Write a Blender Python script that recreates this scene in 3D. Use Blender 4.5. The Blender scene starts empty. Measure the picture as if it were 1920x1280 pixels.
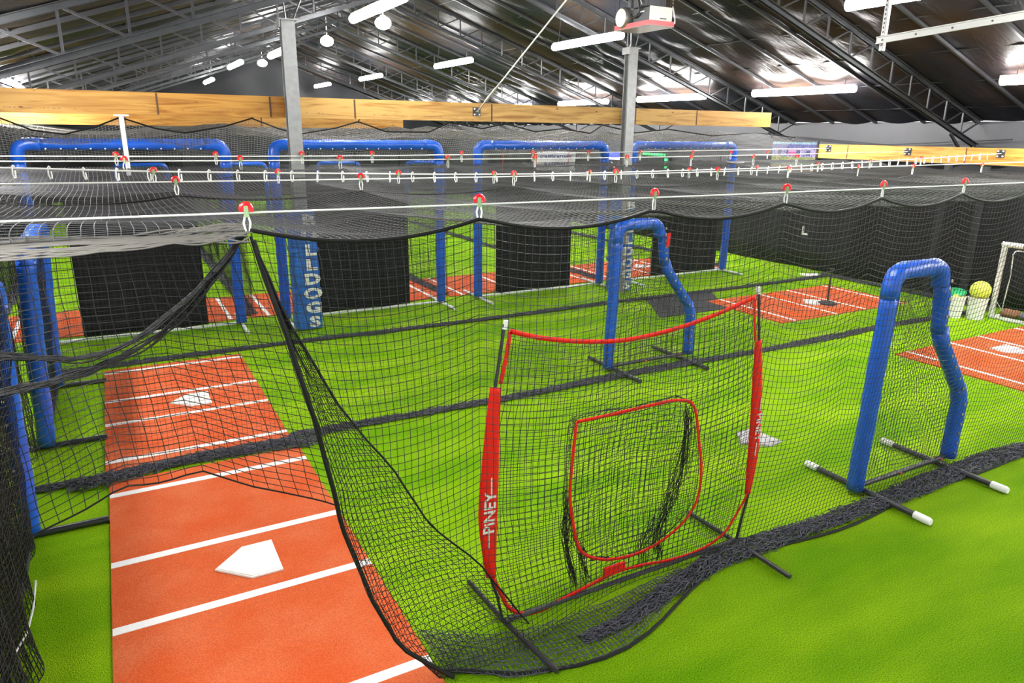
import bpy, math, random
import numpy as np
from mathutils import Vector, Matrix

random.seed(7)
rng = np.random.default_rng(11)
SC = bpy.context.scene
COL = SC.collection
PI = math.pi

# ------------------------------------------------------------------ materials
def nt(name):
    m = bpy.data.materials.new(name); m.use_nodes = True
    t = m.node_tree
    return m, t, t.nodes['Principled BSDF']

def mat(name, col, rough=.5, metal=0., spec=.5, bump=0., bscale=60., var=0., vscale=8., coat=0., sheen=0.):
    m, t, b = nt(name)
    b.inputs['Base Color'].default_value = (*col, 1)
    b.inputs['Roughness'].default_value = rough
    b.inputs['Metallic'].default_value = metal
    b.inputs['Specular IOR Level'].default_value = spec
    if coat: b.inputs['Coat Weight'].default_value = coat
    if sheen: b.inputs['Sheen Weight'].default_value = sheen
    if bump or var:
        tc = t.nodes.new('ShaderNodeTexCoord')
    if var:
        n = t.nodes.new('ShaderNodeTexNoise'); n.inputs['Scale'].default_value = vscale; n.inputs['Detail'].default_value = 4
        t.links.new(tc.outputs['Object'], n.inputs['Vector'])
        r = t.nodes.new('ShaderNodeValToRGB')
        r.color_ramp.elements[0].position = .3; r.color_ramp.elements[1].position = .7
        r.color_ramp.elements[0].color = (*[c * (1 - var) for c in col], 1)
        r.color_ramp.elements[1].color = (*[min(1, c * (1 + var)) for c in col], 1)
        t.links.new(n.outputs['Fac'], r.inputs['Fac']); t.links.new(r.outputs['Color'], b.inputs['Base Color'])
    if bump:
        n2 = t.nodes.new('ShaderNodeTexNoise'); n2.inputs['Scale'].default_value = bscale; n2.inputs['Detail'].default_value = 3
        t.links.new(tc.outputs['Object'], n2.inputs['Vector'])
        bp = t.nodes.new('ShaderNodeBump'); bp.inputs['Strength'].default_value = bump; bp.inputs['Distance'].default_value = .02
        t.links.new(n2.outputs['Fac'], bp.inputs['Height']); t.links.new(bp.outputs['Normal'], b.inputs['Normal'])
    return m

def emis(name, col, s):
    m, t, b = nt(name)
    b.inputs['Base Color'].default_value = (*col, 1)
    b.inputs['Emission Color'].default_value = (*col, 1)
    b.inputs['Emission Strength'].default_value = s
    return m

def turf_mat():
    m, t, b = nt('artificial turf')
    tc = t.nodes.new('ShaderNodeTexCoord')
    mp = t.nodes.new('ShaderNodeMapping'); mp.inputs['Scale'].default_value = (.35, 1.1, 1); mp.inputs['Rotation'].default_value = (0, 0, .5)
    t.links.new(tc.outputs['Object'], mp.inputs['Vector'])
    n1 = t.nodes.new('ShaderNodeTexNoise'); n1.inputs['Scale'].default_value = 1.6; n1.inputs['Detail'].default_value = 3
    t.links.new(mp.outputs['Vector'], n1.inputs['Vector'])
    r1 = t.nodes.new('ShaderNodeValToRGB')
    r1.color_ramp.elements[0].position = .34; r1.color_ramp.elements[0].color = (.120, .285, .001, 1)
    r1.color_ramp.elements[1].position = .68; r1.color_ramp.elements[1].color = (.245, .425, .006, 1)
    t.links.new(n1.outputs['Fac'], r1.inputs['Fac'])
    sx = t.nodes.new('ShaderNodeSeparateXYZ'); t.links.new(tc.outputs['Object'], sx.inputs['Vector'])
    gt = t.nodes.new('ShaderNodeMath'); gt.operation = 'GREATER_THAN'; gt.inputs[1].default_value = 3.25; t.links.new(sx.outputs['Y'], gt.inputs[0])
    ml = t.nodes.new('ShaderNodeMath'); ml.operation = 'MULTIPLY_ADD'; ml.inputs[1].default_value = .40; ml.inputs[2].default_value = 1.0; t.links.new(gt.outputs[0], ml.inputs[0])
    roll = t.nodes.new('ShaderNodeMix'); roll.data_type = 'RGBA'; roll.blend_type = 'MULTIPLY'; roll.inputs['Factor'].default_value = 1  # stronger light past the front net, painted in as brighter turf
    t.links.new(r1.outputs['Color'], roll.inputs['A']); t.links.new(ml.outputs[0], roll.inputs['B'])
    n2 = t.nodes.new('ShaderNodeTexNoise'); n2.inputs['Scale'].default_value = 120; n2.inputs['Detail'].default_value = 2
    t.links.new(tc.outputs['Object'], n2.inputs['Vector'])
    r2 = t.nodes.new('ShaderNodeValToRGB')
    r2.color_ramp.elements[0].position = .3; r2.color_ramp.elements[0].color = (.42, .50, .30, 1)
    r2.color_ramp.elements[1].position = .7; r2.color_ramp.elements[1].color = (1.32, 1.26, 1.5, 1)
    t.links.new(n2.outputs['Fac'], r2.inputs['Fac'])
    mx = t.nodes.new('ShaderNodeMix'); mx.data_type = 'RGBA'; mx.blend_type = 'MULTIPLY'; mx.inputs['Factor'].default_value = 1
    t.links.new(roll.outputs['Result'], mx.inputs['A']); t.links.new(r2.outputs['Color'], mx.inputs['B'])  # roll: turf colour with the stronger light past the front net painted in
    t.links.new(mx.outputs['Result'], b.inputs['Base Color'])
    bp = t.nodes.new('ShaderNodeBump'); bp.inputs['Strength'].default_value = .9; bp.inputs['Distance'].default_value = .014
    t.links.new(n2.outputs['Fac'], bp.inputs['Height']); t.links.new(bp.outputs['Normal'], b.inputs['Normal'])
    b.inputs['Roughness'].default_value = .85; b.inputs['Specular IOR Level'].default_value = .06
    return m

def clay_mat():
    m, t, b = nt('clay coloured turf')
    tc = t.nodes.new('ShaderNodeTexCoord')
    n1 = t.nodes.new('ShaderNodeTexNoise'); n1.inputs['Scale'].default_value = 2.2; n1.inputs['Detail'].default_value = 4
    t.links.new(tc.outputs['Object'], n1.inputs['Vector'])
    r1 = t.nodes.new('ShaderNodeValToRGB')
    r1.color_ramp.elements[0].position = .35; r1.color_ramp.elements[0].color = (.66, .105, .026, 1)
    r1.color_ramp.elements[1].position = .72; r1.color_ramp.elements[1].color = (.72, .165, .062, 1)
    t.links.new(n1.outputs['Fac'], r1.inputs['Fac'])
    n2 = t.nodes.new('ShaderNodeTexNoise'); n2.inputs['Scale'].default_value = 160; n2.inputs['Detail'].default_value = 2
    t.links.new(tc.outputs['Object'], n2.inputs['Vector'])
    r2 = t.nodes.new('ShaderNodeValToRGB')
    r2.color_ramp.elements[0].position = .3; r2.color_ramp.elements[0].color = (.68, .60, .56, 1)
    r2.color_ramp.elements[1].position = .7; r2.color_ramp.elements[1].color = (1.14, 1.28, 1.4, 1)
    t.links.new(n2.outputs['Fac'], r2.inputs['Fac'])
    mx = t.nodes.new('ShaderNodeMix'); mx.data_type = 'RGBA'; mx.blend_type = 'MULTIPLY'; mx.inputs['Factor'].default_value = 1
    t.links.new(r1.outputs['Color'], mx.inputs['A']); t.links.new(r2.outputs['Color'], mx.inputs['B'])
    t.links.new(mx.outputs['Result'], b.inputs['Base Color'])
    bp = t.nodes.new('ShaderNodeBump'); bp.inputs['Strength'].default_value = .4; bp.inputs['Distance'].default_value = .006
    t.links.new(n2.outputs['Fac'], bp.inputs['Height']); t.links.new(bp.outputs['Normal'], b.inputs['Normal'])
    b.inputs['Roughness'].default_value = .85; b.inputs['Specular IOR Level'].default_value = .08
    return m

def wood_mat(name, tint):
    m, t, b = nt(name)
    tc = t.nodes.new('ShaderNodeTexCoord')
    mp = t.nodes.new('ShaderNodeMapping'); mp.inputs['Scale'].default_value = (.7, .7, 9)
    t.links.new(tc.outputs['Object'], mp.inputs['Vector'])
    n1 = t.nodes.new('ShaderNodeTexNoise'); n1.inputs['Scale'].default_value = 1.4; n1.inputs['Detail'].default_value = 6; n1.inputs['Distortion'].default_value = 1.4
    t.links.new(mp.outputs['Vector'], n1.inputs['Vector'])
    r1 = t.nodes.new('ShaderNodeValToRGB')
    e = r1.color_ramp.elements
    e[0].position = .30; e[0].color = (.31 * tint[0], .125 * tint[1], .018 * tint[2], 1)
    e[1].position = .56; e[1].color = (.55 * tint[0], .30 * tint[1], .070 * tint[2], 1)
    t.links.new(n1.outputs['Fac'], r1.inputs['Fac'])
    mp2 = t.nodes.new('ShaderNodeMapping'); mp2.inputs['Scale'].default_value = (2.2, 2.2, 5)
    t.links.new(tc.outputs['Object'], mp2.inputs['Vector'])
    v = t.nodes.new('ShaderNodeTexVoronoi'); v.inputs['Scale'].default_value = 1.1
    t.links.new(mp2.outputs['Vector'], v.inputs['Vector'])
    r2 = t.nodes.new('ShaderNodeValToRGB')
    r2.color_ramp.elements[0].position = .035; r2.color_ramp.elements[0].color = (.35, .25, .2, 1)
    r2.color_ramp.elements[1].position = .10; r2.color_ramp.elements[1].color = (1, 1, 1, 1)
    t.links.new(v.outputs['Distance'], r2.inputs['Fac'])
    mx = t.nodes.new('ShaderNodeMix'); mx.data_type = 'RGBA'; mx.blend_type = 'MULTIPLY'; mx.inputs['Factor'].default_value = 1
    t.links.new(r1.outputs['Color'], mx.inputs['A']); t.links.new(r2.outputs['Color'], mx.inputs['B'])
    t.links.new(mx.outputs['Result'], b.inputs['Base Color'])
    b.inputs['Roughness'].default_value = .55; b.inputs['Specular IOR Level'].default_value = .35
    return m

def foil_mat():
    m, t, b = nt('black roof insulation film')
    tc = t.nodes.new('ShaderNodeTexCoord')
    n1 = t.nodes.new('ShaderNodeTexNoise'); n1.inputs['Scale'].default_value = .55; n1.inputs['Detail'].default_value = 3
    t.links.new(tc.outputs['Object'], n1.inputs['Vector'])
    r1 = t.nodes.new('ShaderNodeValToRGB')
    e = r1.color_ramp.elements
    e[0].position = .42; e[0].color = (.013, .0135, .018, 1)
    e[1].position = .66; e[1].color = (.034, .020, .013, 1)  # brown patches: warm reflection of the mats painted into the film
    t.links.new(n1.outputs['Fac'], r1.inputs['Fac']); t.links.new(r1.outputs['Color'], b.inputs['Base Color'])
    mp = t.nodes.new('ShaderNodeMapping'); mp.inputs['Scale'].default_value = (1.6, 5, 1)
    t.links.new(tc.outputs['Object'], mp.inputs['Vector'])
    n2 = t.nodes.new('ShaderNodeTexNoise'); n2.inputs['Scale'].default_value = 1.7; n2.inputs['Detail'].default_value = 5; n2.inputs['Distortion'].default_value = .6
    t.links.new(mp.outputs['Vector'], n2.inputs['Vector'])
    bp = t.nodes.new('ShaderNodeBump'); bp.inputs['Strength'].default_value = .35; bp.inputs['Distance'].default_value = .05
    t.links.new(n2.outputs['Fac'], bp.inputs['Height']); t.links.new(bp.outputs['Normal'], b.inputs['Normal'])
    b.inputs['Roughness'].default_value = .42; b.inputs['Specular IOR Level'].default_value = .05
    return m

M = dict(
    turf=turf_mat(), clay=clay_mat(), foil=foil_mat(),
    line=mat('white line turf', (.86, .85, .83), .7, bump=.2, bscale=150, var=.05, vscale=60),
    plate=mat('white rubber', (.85, .84, .80), .45, var=.05, vscale=14),
    dirty=mat('scuffed grey rubber', (.42, .41, .42), .6, var=.3, vscale=9),
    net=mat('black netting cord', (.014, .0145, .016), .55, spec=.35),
    netlit=mat('netting cord with painted light', (.060, .060, .064), .5, spec=.5),  # black cord made paler: light from the overhead lamps painted in
    netgrey=mat('pale netting cord with painted light', (.20, .20, .205), .6, spec=.3),  # same cord paled further, light near the lamps put into its colour
    roll=mat('pale gathered cord', (.12, .115, .105), .6, spec=.3),  # paler grey brown tone for the gathered and far overhead cord
    pile=mat('bunched netting cord', (.060, .062, .080), .55, spec=.5),
    rope=mat('black hem rope', (.008, .008, .009), .6, spec=.25),
    blue=mat('blue vinyl padding', (.010, .105, .60), .32, spec=.55, bump=.25, bscale=14, var=.12, vscale=6),
    padblue=mat('weathered blue vinyl pad', (.015, .13, .52), .45, bump=.2, bscale=20, var=.22, vscale=9),
    black=mat('black fabric', (.008, .008, .009), .8, spec=.25, bump=.2, bscale=30),
    blacksheet=mat('black drape', (.010, .010, .0115), .6, spec=.3, bump=.35, bscale=5),
    steel=mat('galvanised steel post', (.30, .305, .31), .45, metal=.35, var=.12, vscale=12),
    dsteel=mat('dark truss steel', (.055, .058, .062), .42, metal=.55, var=.2, vscale=6),
    rsteel=mat('rafter steel', (.055, .055, .06), .4, metal=.6),
    galv=mat('bright galvanised steel', (.50, .50, .48), .4, metal=.5),
    pipe=mat('black powder coated pipe', (.028, .029, .032), .35, spec=.6),
    wpipe=mat('white painted pipe', (.78, .78, .78), .4),
    wplastic=mat('white plastic', (.82, .82, .80), .35),
    cable=mat('coated white cable', (.78, .79, .78), .4),
    red=mat('red fabric', (.86, .014, .006), .55, spec=.3, bump=.15, bscale=40),
    redplastic=mat('red plastic', (.80, .012, .022), .3),
    redrope=mat('red cord', (.45, .06, .05), .6),
    green=mat('green plastic', (.02, .36, .12), .4),
    greenclip=mat('pale green metal clip', (.24, .36, .18), .4),
    yellow=mat('yellow rubber ball', (.72, .78, .10), .5),
    text=mat('white lettering', (.80, .80, .76), .6),
    navy=mat('navy lettering', (.03, .04, .22), .6),
    banner=mat('white banner cloth', (.72, .72, .72), .7, bump=.2, bscale=12),
    rubber=mat('black rubber', (.030, .031, .036), .7, bump=.2, bscale=60, var=.2, vscale=3),
    greywall=mat('grey insulation wall', (.048, .048, .053), .6, bump=.25, bscale=3, var=.12, vscale=1.5),
    wall=mat('black wall lining', (.014, .014, .019), .55, spec=.35, bump=.5, bscale=2.5),
    machine=mat('black machine housing', (.02, .021, .026), .45, spec=.5),
    grey=mat('pale grey sheet metal', (.56, .58, .52), .4),
    trayred=mat('red painted tray', (.62, .05, .06), .4),
    trayunder=mat('dull tray underside', (.25, .17, .15), .5),
    ring=mat('worn aluminium', (.45, .42, .38), .4, metal=.6),
    copper=mat('brass eyelet', (.55, .42, .28), .35, metal=.7),
    brown=mat('brown leather', (.24, .11, .05), .6, var=.3, vscale=12),
    greybag=mat('grey canvas', (.15, .15, .18), .7, var=.3, vscale=12),
    joint=mat('dark seam', (.10, .045, .02), .7),
    stamp=mat('faded ink stamp', (.30, .17, .07), .7),
    tube=emis('lit tube', (1, .985, .96), 178),
    bulb=emis('lit globe', (1, .985, .96), 60),
    ledblue=emis('blue led', (.03, .05, 1), 3.0), ledgreen=emis('green led', (.05, .9, .2), 1.6),
    ledwhite=emis('pale led', (.6, .7, 1), 1.6), ledred=emis('red led', (1, .15, .25), 1.0),
)
WOOD = [wood_mat('laminated timber honey', (1, 1, 1)), wood_mat('laminated timber pale', (1.06, 1.15, 1.5)),
        wood_mat('laminated timber amber', (.98, .9, .75)), wood_mat('laminated timber red brown', (.80, .66, .50))]

# ------------------------------------------------------------------ mesh helpers
class MB:
    def __init__(s): s.v = []; s.f = []; s.mi = []
    def add(s, vs, fs, m=0):
        o = len(s.v); s.v += [tuple(v) for v in vs]; s.f += [tuple(i + o for i in f) for f in fs]; s.mi += [m] * len(fs)
    def box(s, a, b, m=0, rz=0., c=None, rot=None):
        (x0, y0, z0), (x1, y1, z1) = a, b
        vs = [Vector(p) for p in ((x0, y0, z0), (x1, y0, z0), (x1, y1, z0), (x0, y1, z0), (x0, y0, z1), (x1, y0, z1), (x1, y1, z1), (x0, y1, z1))]
        if rz or rot:
            R = rot if rot else Matrix.Rotation(rz, 3, 'Z'); c = Vector(c) if c else sum(vs, Vector()) / 8
            vs = [R @ (v - c) + c for v in vs]
        s.add(vs, [(0, 3, 2, 1), (4, 5, 6, 7), (0, 1, 5, 4), (1, 2, 6, 5), (2, 3, 7, 6), (3, 0, 4, 7)], m)
    def bar(s, p, q, w, h, m=0, up=(0, 0, 1)):
        p, q = Vector(p), Vector(q); d = (q - p).normalized(); up = Vector(up)
        if abs(d.dot(up)) > .98: up = Vector((0, 1, 0))
        a = d.cross(up).normalized() * w / 2; b = a.cross(d).normalized() * h / 2
        vs = [p - a - b, p + a - b, p + a + b, p - a + b, q - a - b, q + a - b, q + a + b, q - a + b]
        s.add(vs, [(0, 3, 2, 1), (4, 5, 6, 7), (0, 1, 5, 4), (1, 2, 6, 5), (2, 3, 7, 6), (3, 0, 4, 7)], m)
    def tube(s, path, r, n=10, m=0, caps=True, rf=None, closed=False, flat=1.):
        P = [Vector(p) for p in path]; k = len(P)
        T = []
        for i in range(k):
            if closed: d = P[(i + 1) % k] - P[i - 1]
            else: d = P[min(i + 1, k - 1)] - P[max(i - 1, 0)]
            T.append(d.normalized())
        up = Vector((0, 0, 1)) if abs(T[0].z) < .9 else Vector((0, 1, 0))
        a = T[0].cross(up).normalized(); vs = []
        for i in range(k):
            a = (a - T[i] * a.dot(T[i])).normalized(); b = T[i].cross(a)
            for j in range(n):
                t = 2 * PI * j / n
                rr = r if rf is None else r * rf(i, j)
                vs.append(P[i] + a * (math.cos(t) * rr) + b * (math.sin(t) * rr * flat))
        fs = []
        for i in range(k if closed else k - 1):
            i2 = (i + 1) % k
            for j in range(n):
                fs.append((i * n + j, i * n + (j + 1) % n, i2 * n + (j + 1) % n, i2 * n + j))
        if caps and not closed:
            fs.append(tuple(range(n - 1, -1, -1))); fs.append(tuple((k - 1) * n + j for j in range(n)))
        s.add(vs, fs, m)
    def lathe(s, prof, n=20, c=(0, 0, 0), m=0, axis='Z'):
        vs = []; k = len(prof)
        for r, z in prof:
            for j in range(n):
                t = 2 * PI * j / n; x, y = r * math.cos(t), r * math.sin(t)
                p = (x, y, z) if axis == 'Z' else ((x, z, y) if axis == 'Y' else (z, x, y))
                vs.append((p[0] + c[0], p[1] + c[1], p[2] + c[2]))
        fs = [(i * n + j, i * n + (j + 1) % n, (i + 1) * n + (j + 1) % n, (i + 1) * n + j) for i in range(k - 1) for j in range(n)]
        fs += [tuple(range(n - 1, -1, -1)), tuple((k - 1) * n + j for j in range(n))]
        s.add(vs, fs, m)
    def sphere(s, c, r, m=0, nu=20, nv=12, sq=(1, 1, 1)):
        prof = [(r * math.sin(PI * i / nv) + (1e-4 if i in (0, nv) else 0), -r * math.cos(PI * i / nv)) for i in range(nv + 1)]
        o = len(s.v); s.lathe(prof, nu, (0, 0, 0), m)
        for i in range(o, len(s.v)):
            v = s.v[i]; s.v[i] = (v[0] * sq[0] + c[0], v[1] * sq[1] + c[1], v[2] * sq[2] + c[2])
    def grid(s, P, m=0):
        nu, nv = len(P), len(P[0])
        s.add([p for row in P for p in row], [(i * nv + j, (i + 1) * nv + j, (i + 1) * nv + j + 1, i * nv + j + 1) for i in range(nu - 1) for j in range(nv - 1)], m)
    def prism(s, poly, z0, z1, m=0):
        n = len(poly)
        s.add([(x, y, z0) for x, y in poly] + [(x, y, z1) for x, y in poly],
              [tuple(range(n - 1, -1, -1)), tuple(range(n, 2 * n))] + [(i, (i + 1) % n, n + (i + 1) % n, n + i) for i in range(n)], m)
    def mesh(s, name, mats, smooth=True, ang=40):
        me = bpy.data.meshes.new(name); me.from_pydata(s.v, [], s.f)
        for x in (mats if isinstance(mats, (list, tuple)) else [mats]): me.materials.append(x)
        if any(s.mi): me.polygons.foreach_set('material_index', s.mi)
        if smooth:
            me.polygons.foreach_set('use_smooth', [True] * len(me.polygons))
            me.set_sharp_from_angle(angle=math.radians(ang))
        me.update(); return me
    def build(s, name, mats, parent=None, smooth=True, ang=40):
        return link(name, s.mesh(name, mats, smooth, ang), parent)

def link(name, data, parent=None, loc=None):
    o = bpy.data.objects.new(name, data); COL.objects.link(o)
    if parent is not None: o.parent = parent
    if loc is not None: o.location = loc
    return o

def tag(o, label=None, cat=None, group=None, kind=None):
    if label: o['label'] = label
    if cat: o['category'] = cat
    if group: o['group'] = group
    if kind: o['kind'] = kind
    return o

def thing(name, label, cat, group=None, loc=(0, 0, 0), rz=0.):
    o = link(name, None, None, loc); o.rotation_euler = (0, 0, rz); o.empty_display_size = .1
    return tag(o, label, cat, group)

def dup(root, loc, rz=0., label=None, group=None):
    r = root.copy(); COL.objects.link(r); r.location = loc; r.rotation_euler = (0, 0, rz)
    if label: r['label'] = label
    if group: r['group'] = group
    for ch in root.children:
        c = ch.copy(); COL.objects.link(c); c.parent = r
        for g in ch.children:
            d = g.copy(); COL.objects.link(d); d.parent = c
    return r

def nth(i):
    n = i + 1
    w = ['first', 'second', 'third', 'fourth', 'fifth', 'sixth', 'seventh', 'eighth', 'ninth', 'tenth', 'eleventh', 'twelfth']
    if n <= 12: return w[n - 1]
    return str(n) + ('th' if 10 <= n % 100 <= 20 else {1: 'st', 2: 'nd', 3: 'rd'}.get(n % 10, 'th'))

def fast_mesh(name, V, F, m):
    me = bpy.data.meshes.new(name)
    V = np.ascontiguousarray(V, np.float32); F = np.ascontiguousarray(F, np.int32)
    me.vertices.add(len(V)); me.vertices.foreach_set('co', V.ravel())
    me.loops.add(F.size); me.loops.foreach_set('vertex_index', F.ravel())
    me.polygons.add(len(F))
    me.polygons.foreach_set('loop_start', np.arange(0, F.size, 4, dtype=np.int32))
    me.polygons.foreach_set('use_smooth', np.ones(len(F), bool))
    me.materials.append(m); me.update(calc_edges=True); me.validate()
    return me

def strands(L, r):
    """L: (lines, points, 3) -> vertices and quads of thin three sided cords"""
    n, m, _ = L.shape
    T = np.gradient(L, axis=1); T /= np.linalg.norm(T, axis=2, keepdims=True) + 1e-9
    mean = np.abs(T).mean(axis=(0, 1)); ref = np.zeros(3); ref[np.argmin(mean)] = 1
    A = np.cross(T, ref); A /= np.linalg.norm(A, axis=2, keepdims=True) + 1e-9
    B = np.cross(T, A)
    V = np.stack([L + r * (math.cos(t) * A + math.sin(t) * B) for t in (0, 2.0944, 4.18879)], axis=2)
    idx = np.arange(n * m * 3).reshape(n, m, 3)
    F = []
    for k in range(3):
        k2 = (k + 1) % 3
        F.append(np.stack([idx[:, :-1, k], idx[:, :-1, k2], idx[:, 1:, k2], idx[:, 1:, k]], axis=-1).reshape(-1, 4))
    return V.reshape(-1, 3), np.concatenate(F)

def netobj(name, P, r, m, parent=None, both=True):
    """knotted net over the knot grid P (nu, nv, 3)"""
    V1, F1 = strands(P, r)
    if both:
        V2, F2 = strands(np.ascontiguousarray(P.transpose(1, 0, 2)), r)
        V1, F1 = np.concatenate([V1, V2]), np.concatenate([F1, F2 + len(V1)])
    return link(name, fast_mesh(name, V1, F1, m), parent)

def wob(a, b, s, seed=0):
    """smooth pseudo noise of two arrays"""
    q = np.random.default_rng(seed); o = 0
    for k in range(5):
        f = (k + 1) * s; p = q.uniform(0, 6.28, 3)
        o = o + np.sin(a * f * q.uniform(.6, 1.2) + p[0] + 1.3 * np.sin(b * f * .7 + p[1])) * np.cos(b * f * q.uniform(.4, 1) + p[2]) / (k + 1)
    return o / 2

def hem(name, pts, r, parent, m='rope', n=6):
    b = MB(); b.tube(pts, r, n); return b.build(name, M[m], parent)

def text(name, body, size, loc, rot, m, parent, extrude=.003, align='CENTER', spacing=1., line=1., bold=.0, xs=1.):
    cu = bpy.data.curves.new(name, 'FONT'); cu.body = body; cu.size = size; cu.extrude = extrude; cu.align_x = align; cu.align_y = 'CENTER'
    cu.space_character = spacing; cu.space_line = line; cu.offset = bold; cu.resolution_u = 3
    cu.materials.append(m)
    tmp = bpy.data.objects.new('tmp', cu); COL.objects.link(tmp)
    dg = bpy.context.evaluated_depsgraph_get(); dg.update()
    me = bpy.data.meshes.new_from_object(tmp.evaluated_get(dg)); me.name = name
    if not me.materials: me.materials.append(m)
    bpy.data.objects.remove(tmp)
    o = link(name, me, parent, loc); o.rotation_euler = rot; o.scale = (xs, 1, 1)
    return o

# ------------------------------------------------------------------ camera
cam = bpy.data.cameras.new('camera'); co = bpy.data.objects.new('camera', cam); COL.objects.link(co)
F_PX, PIT, ROLL, YAW = 1334.32, 0.285461, -0.011655, 0.50728
cam.sensor_width = 36; cam.lens = F_PX / 1920 * 36; cam.clip_start = .05; cam.clip_end = 200
cy, sy, cp, sp = math.cos(YAW), math.sin(YAW), math.cos(PIT), math.sin(PIT)
fw = Vector((sy * cp, cy * cp, -sp)); rt0 = Vector((cy, -sy, 0)); dn0 = fw.cross(rt0)
c, s_ = math.cos(ROLL), math.sin(ROLL)
rt = rt0 * c + dn0 * s_; dn = -rt0 * s_ + dn0 * c
mw = Matrix.Identity(4)
for i in range(3):
    mw[i][0] = rt[i]; mw[i][1] = -dn[i]; mw[i][2] = -fw[i]
mw[2][3] = 3.04
co.matrix_world = mw
SC.camera = co
SC.view_settings.view_transform = 'Standard'; SC.view_settings.look = 'None'
SC.view_settings.gamma = 1; SC.view_settings.use_curve_mapping = False; SC.view_settings.exposure = 0.0
w = bpy.data.worlds.new('world'); SC.world = w; w.use_nodes = True
w.node_tree.nodes['Background'].inputs['Color'].default_value = (.95, .98, 1, 1)
w.node_tree.nodes['Background'].inputs['Strength'].default_value = 1.4  # even fill light added, entering past the open front
SC.cycles.max_bounces = 6; SC.cycles.diffuse_bounces = 3; SC.cycles.glossy_bounces = 3
SC.cycles.caustics_reflective = False; SC.cycles.caustics_refractive = False

# ------------------------------------------------------------------ the shell
XL, XR, YB, YF = -2.7, 15.6, 36.0, -2.4
XRIDGE, ZR, SL = 6.46, 6.45, .336
def zroof(x): return ZR - SL * abs(x - XRIDGE)
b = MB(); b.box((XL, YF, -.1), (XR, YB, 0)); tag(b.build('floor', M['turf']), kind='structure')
b = MB(); b.box((XL - .1, YF, 0), (XL, YB, zroof(XL) - .02)); tag(b.build('wall_left', M['wall']), kind='structure')
b = MB(); b.box((XR, YF, 0), (XR + .1, YB, zroof(XR) - .02)); tag(b.build('wall_right', M['greywall']), kind='structure')
# gable wall with a creased black lining
b = MB(); rows = []
for i in range(62):
    x = XL + (XR - XL) * i / 61; top = zroof(x) - .01; col = []
    for j in range(30):
        z = top * j / 29
        col.append((x, YB - .05 - .05 * math.sin(x * 2.6 + z * 1.3) - .05 * math.sin(x * 1.1 - z * 2.1 + .6 * math.sin(z * 3)) * (z / top), z))
    rows.append(col)
b.grid(rows); tag(b.build('wall_back', M['wall'], ang=180), kind='structure')
# roof lining, billowing between the rafters
RS = 4.58 / 4; RY0 = 4.07 - RS * 6
def roofside(name, xa, xb):
    b = MB(); rows = []
    nx, ny = 60, 340
    q = np.random.default_rng(5)
    ph = q.uniform(0, 6.28, 60)
    for i in range(nx + 1):
        x = xa + (xb - xa) * i / nx; col = []
        for j in range(ny + 1):
            y = YF + (YB - YF) * j / ny
            k = (y - RY0) / RS; f = k - math.floor(k); n = int(math.floor(k)) % 60
            sag = math.sin(PI * f) ** 2 * (.05 + .022 * math.sin(x * 1.9 + ph[n])) + .010 * math.sin(x * 7 + ph[n] * 2 + 4 * f) * math.sin(PI * f)
            seam = abs(((x - XRIDGE) / 1.2) % 1 - .5) * 2
            col.append((x, y, zroof(x) - sag * (.45 + .55 * (1 - seam ** 6))))
        rows.append(col)
    b.grid(rows); o = b.build(name, M['foil'], ang=180); tag(o, kind='structure'); return o
roofside('ceiling', XL, XRIDGE); roofside('ceiling', XRIDGE, XR)
for half, (xa, xb) in enumerate(((XL, XRIDGE), (XRIDGE, XR))):
    k = 0; me = None
    y = RY0
    while y < YB - .2:
        if y > 1 and not any(abs(y - t) < .2 for t in (8.65, 13.23, 17.81, 22.39, 26.97, 31.55)):
            if me is None:
                b = MB(); b.bar((xa, 0, zroof(xa) - .035), (xb, 0, zroof(xb) - .035), .045, .05); me = b.mesh('roof_rafter', M['rsteel'])
            tag(link('roof_rafter', me, None, (0, y, 0)), kind='structure')
        y += RS
for half in (-1, 1):
    for k in range(1, 8):
        x = XRIDGE + half * 1.2 * k
        b = MB(); b.tube([(x, YF + .1, zroof(x) - .012), (x, YB - .2, zroof(x) - .012)], .010, 6)
        tag(b.build('roof_seam', M['rsteel']), kind='structure')
# sag rods along the grey side wall
for (y0, z0, y1, z1) in ((7.9, 3.02, 13.1, 2.72), (7.9, 2.72, 13.1, 3.02), (13.3, 3.02, 18, 2.72), (13.3, 2.72, 18, 3.02)):
    b = MB(); b.tube([(XR - .12, y0, z0), (XR - .12, y1, z1)], .011, 6); tag(b.build('wall_brace', M['dsteel']), kind='structure')

# ------------------------------------------------------------------ roof trusses
NP = 15; PX = 9.14 / NP
def chordz(x): return 5.94 - SL * abs(x - XRIDGE)
DEP = .46
bmv = MB(); bmv.bar((0, 0, 0), (0, 0, DEP), .028, .028); me_v = bmv.mesh('web_post', M['rsteel'])
me_d = {}
for sgn in (-1, 1):
    bb = MB(); bb.bar((0, 0, .02), (sgn * PX * .93, 0, DEP - SL * PX), .026, .026); me_d[sgn] = bb.mesh('web_diagonal', M['rsteel'])
me_c = {}
for sgn in (-1, 1):
    for nm, dz in (('bottom_chord', 0), ('top_chord', DEP)):
        bb = MB(); a = (XRIDGE, 0, chordz(XRIDGE) + dz); e = (XRIDGE + sgn * 9.10, 0, chordz(XRIDGE + 9.10) + dz)
        for off in (-.032, .032):
            a2, e2 = (a[0], off, a[2]), (e[0], off, e[2])
            bb.bar(a2, e2, .008, .065); bb.bar((a2[0], off * 1.9, a2[2] + .03), (e2[0], off * 1.9, e2[2] + .03), .055, .008)
        me_c[nm, sgn] = bb.mesh(nm, M['dsteel'])
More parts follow.
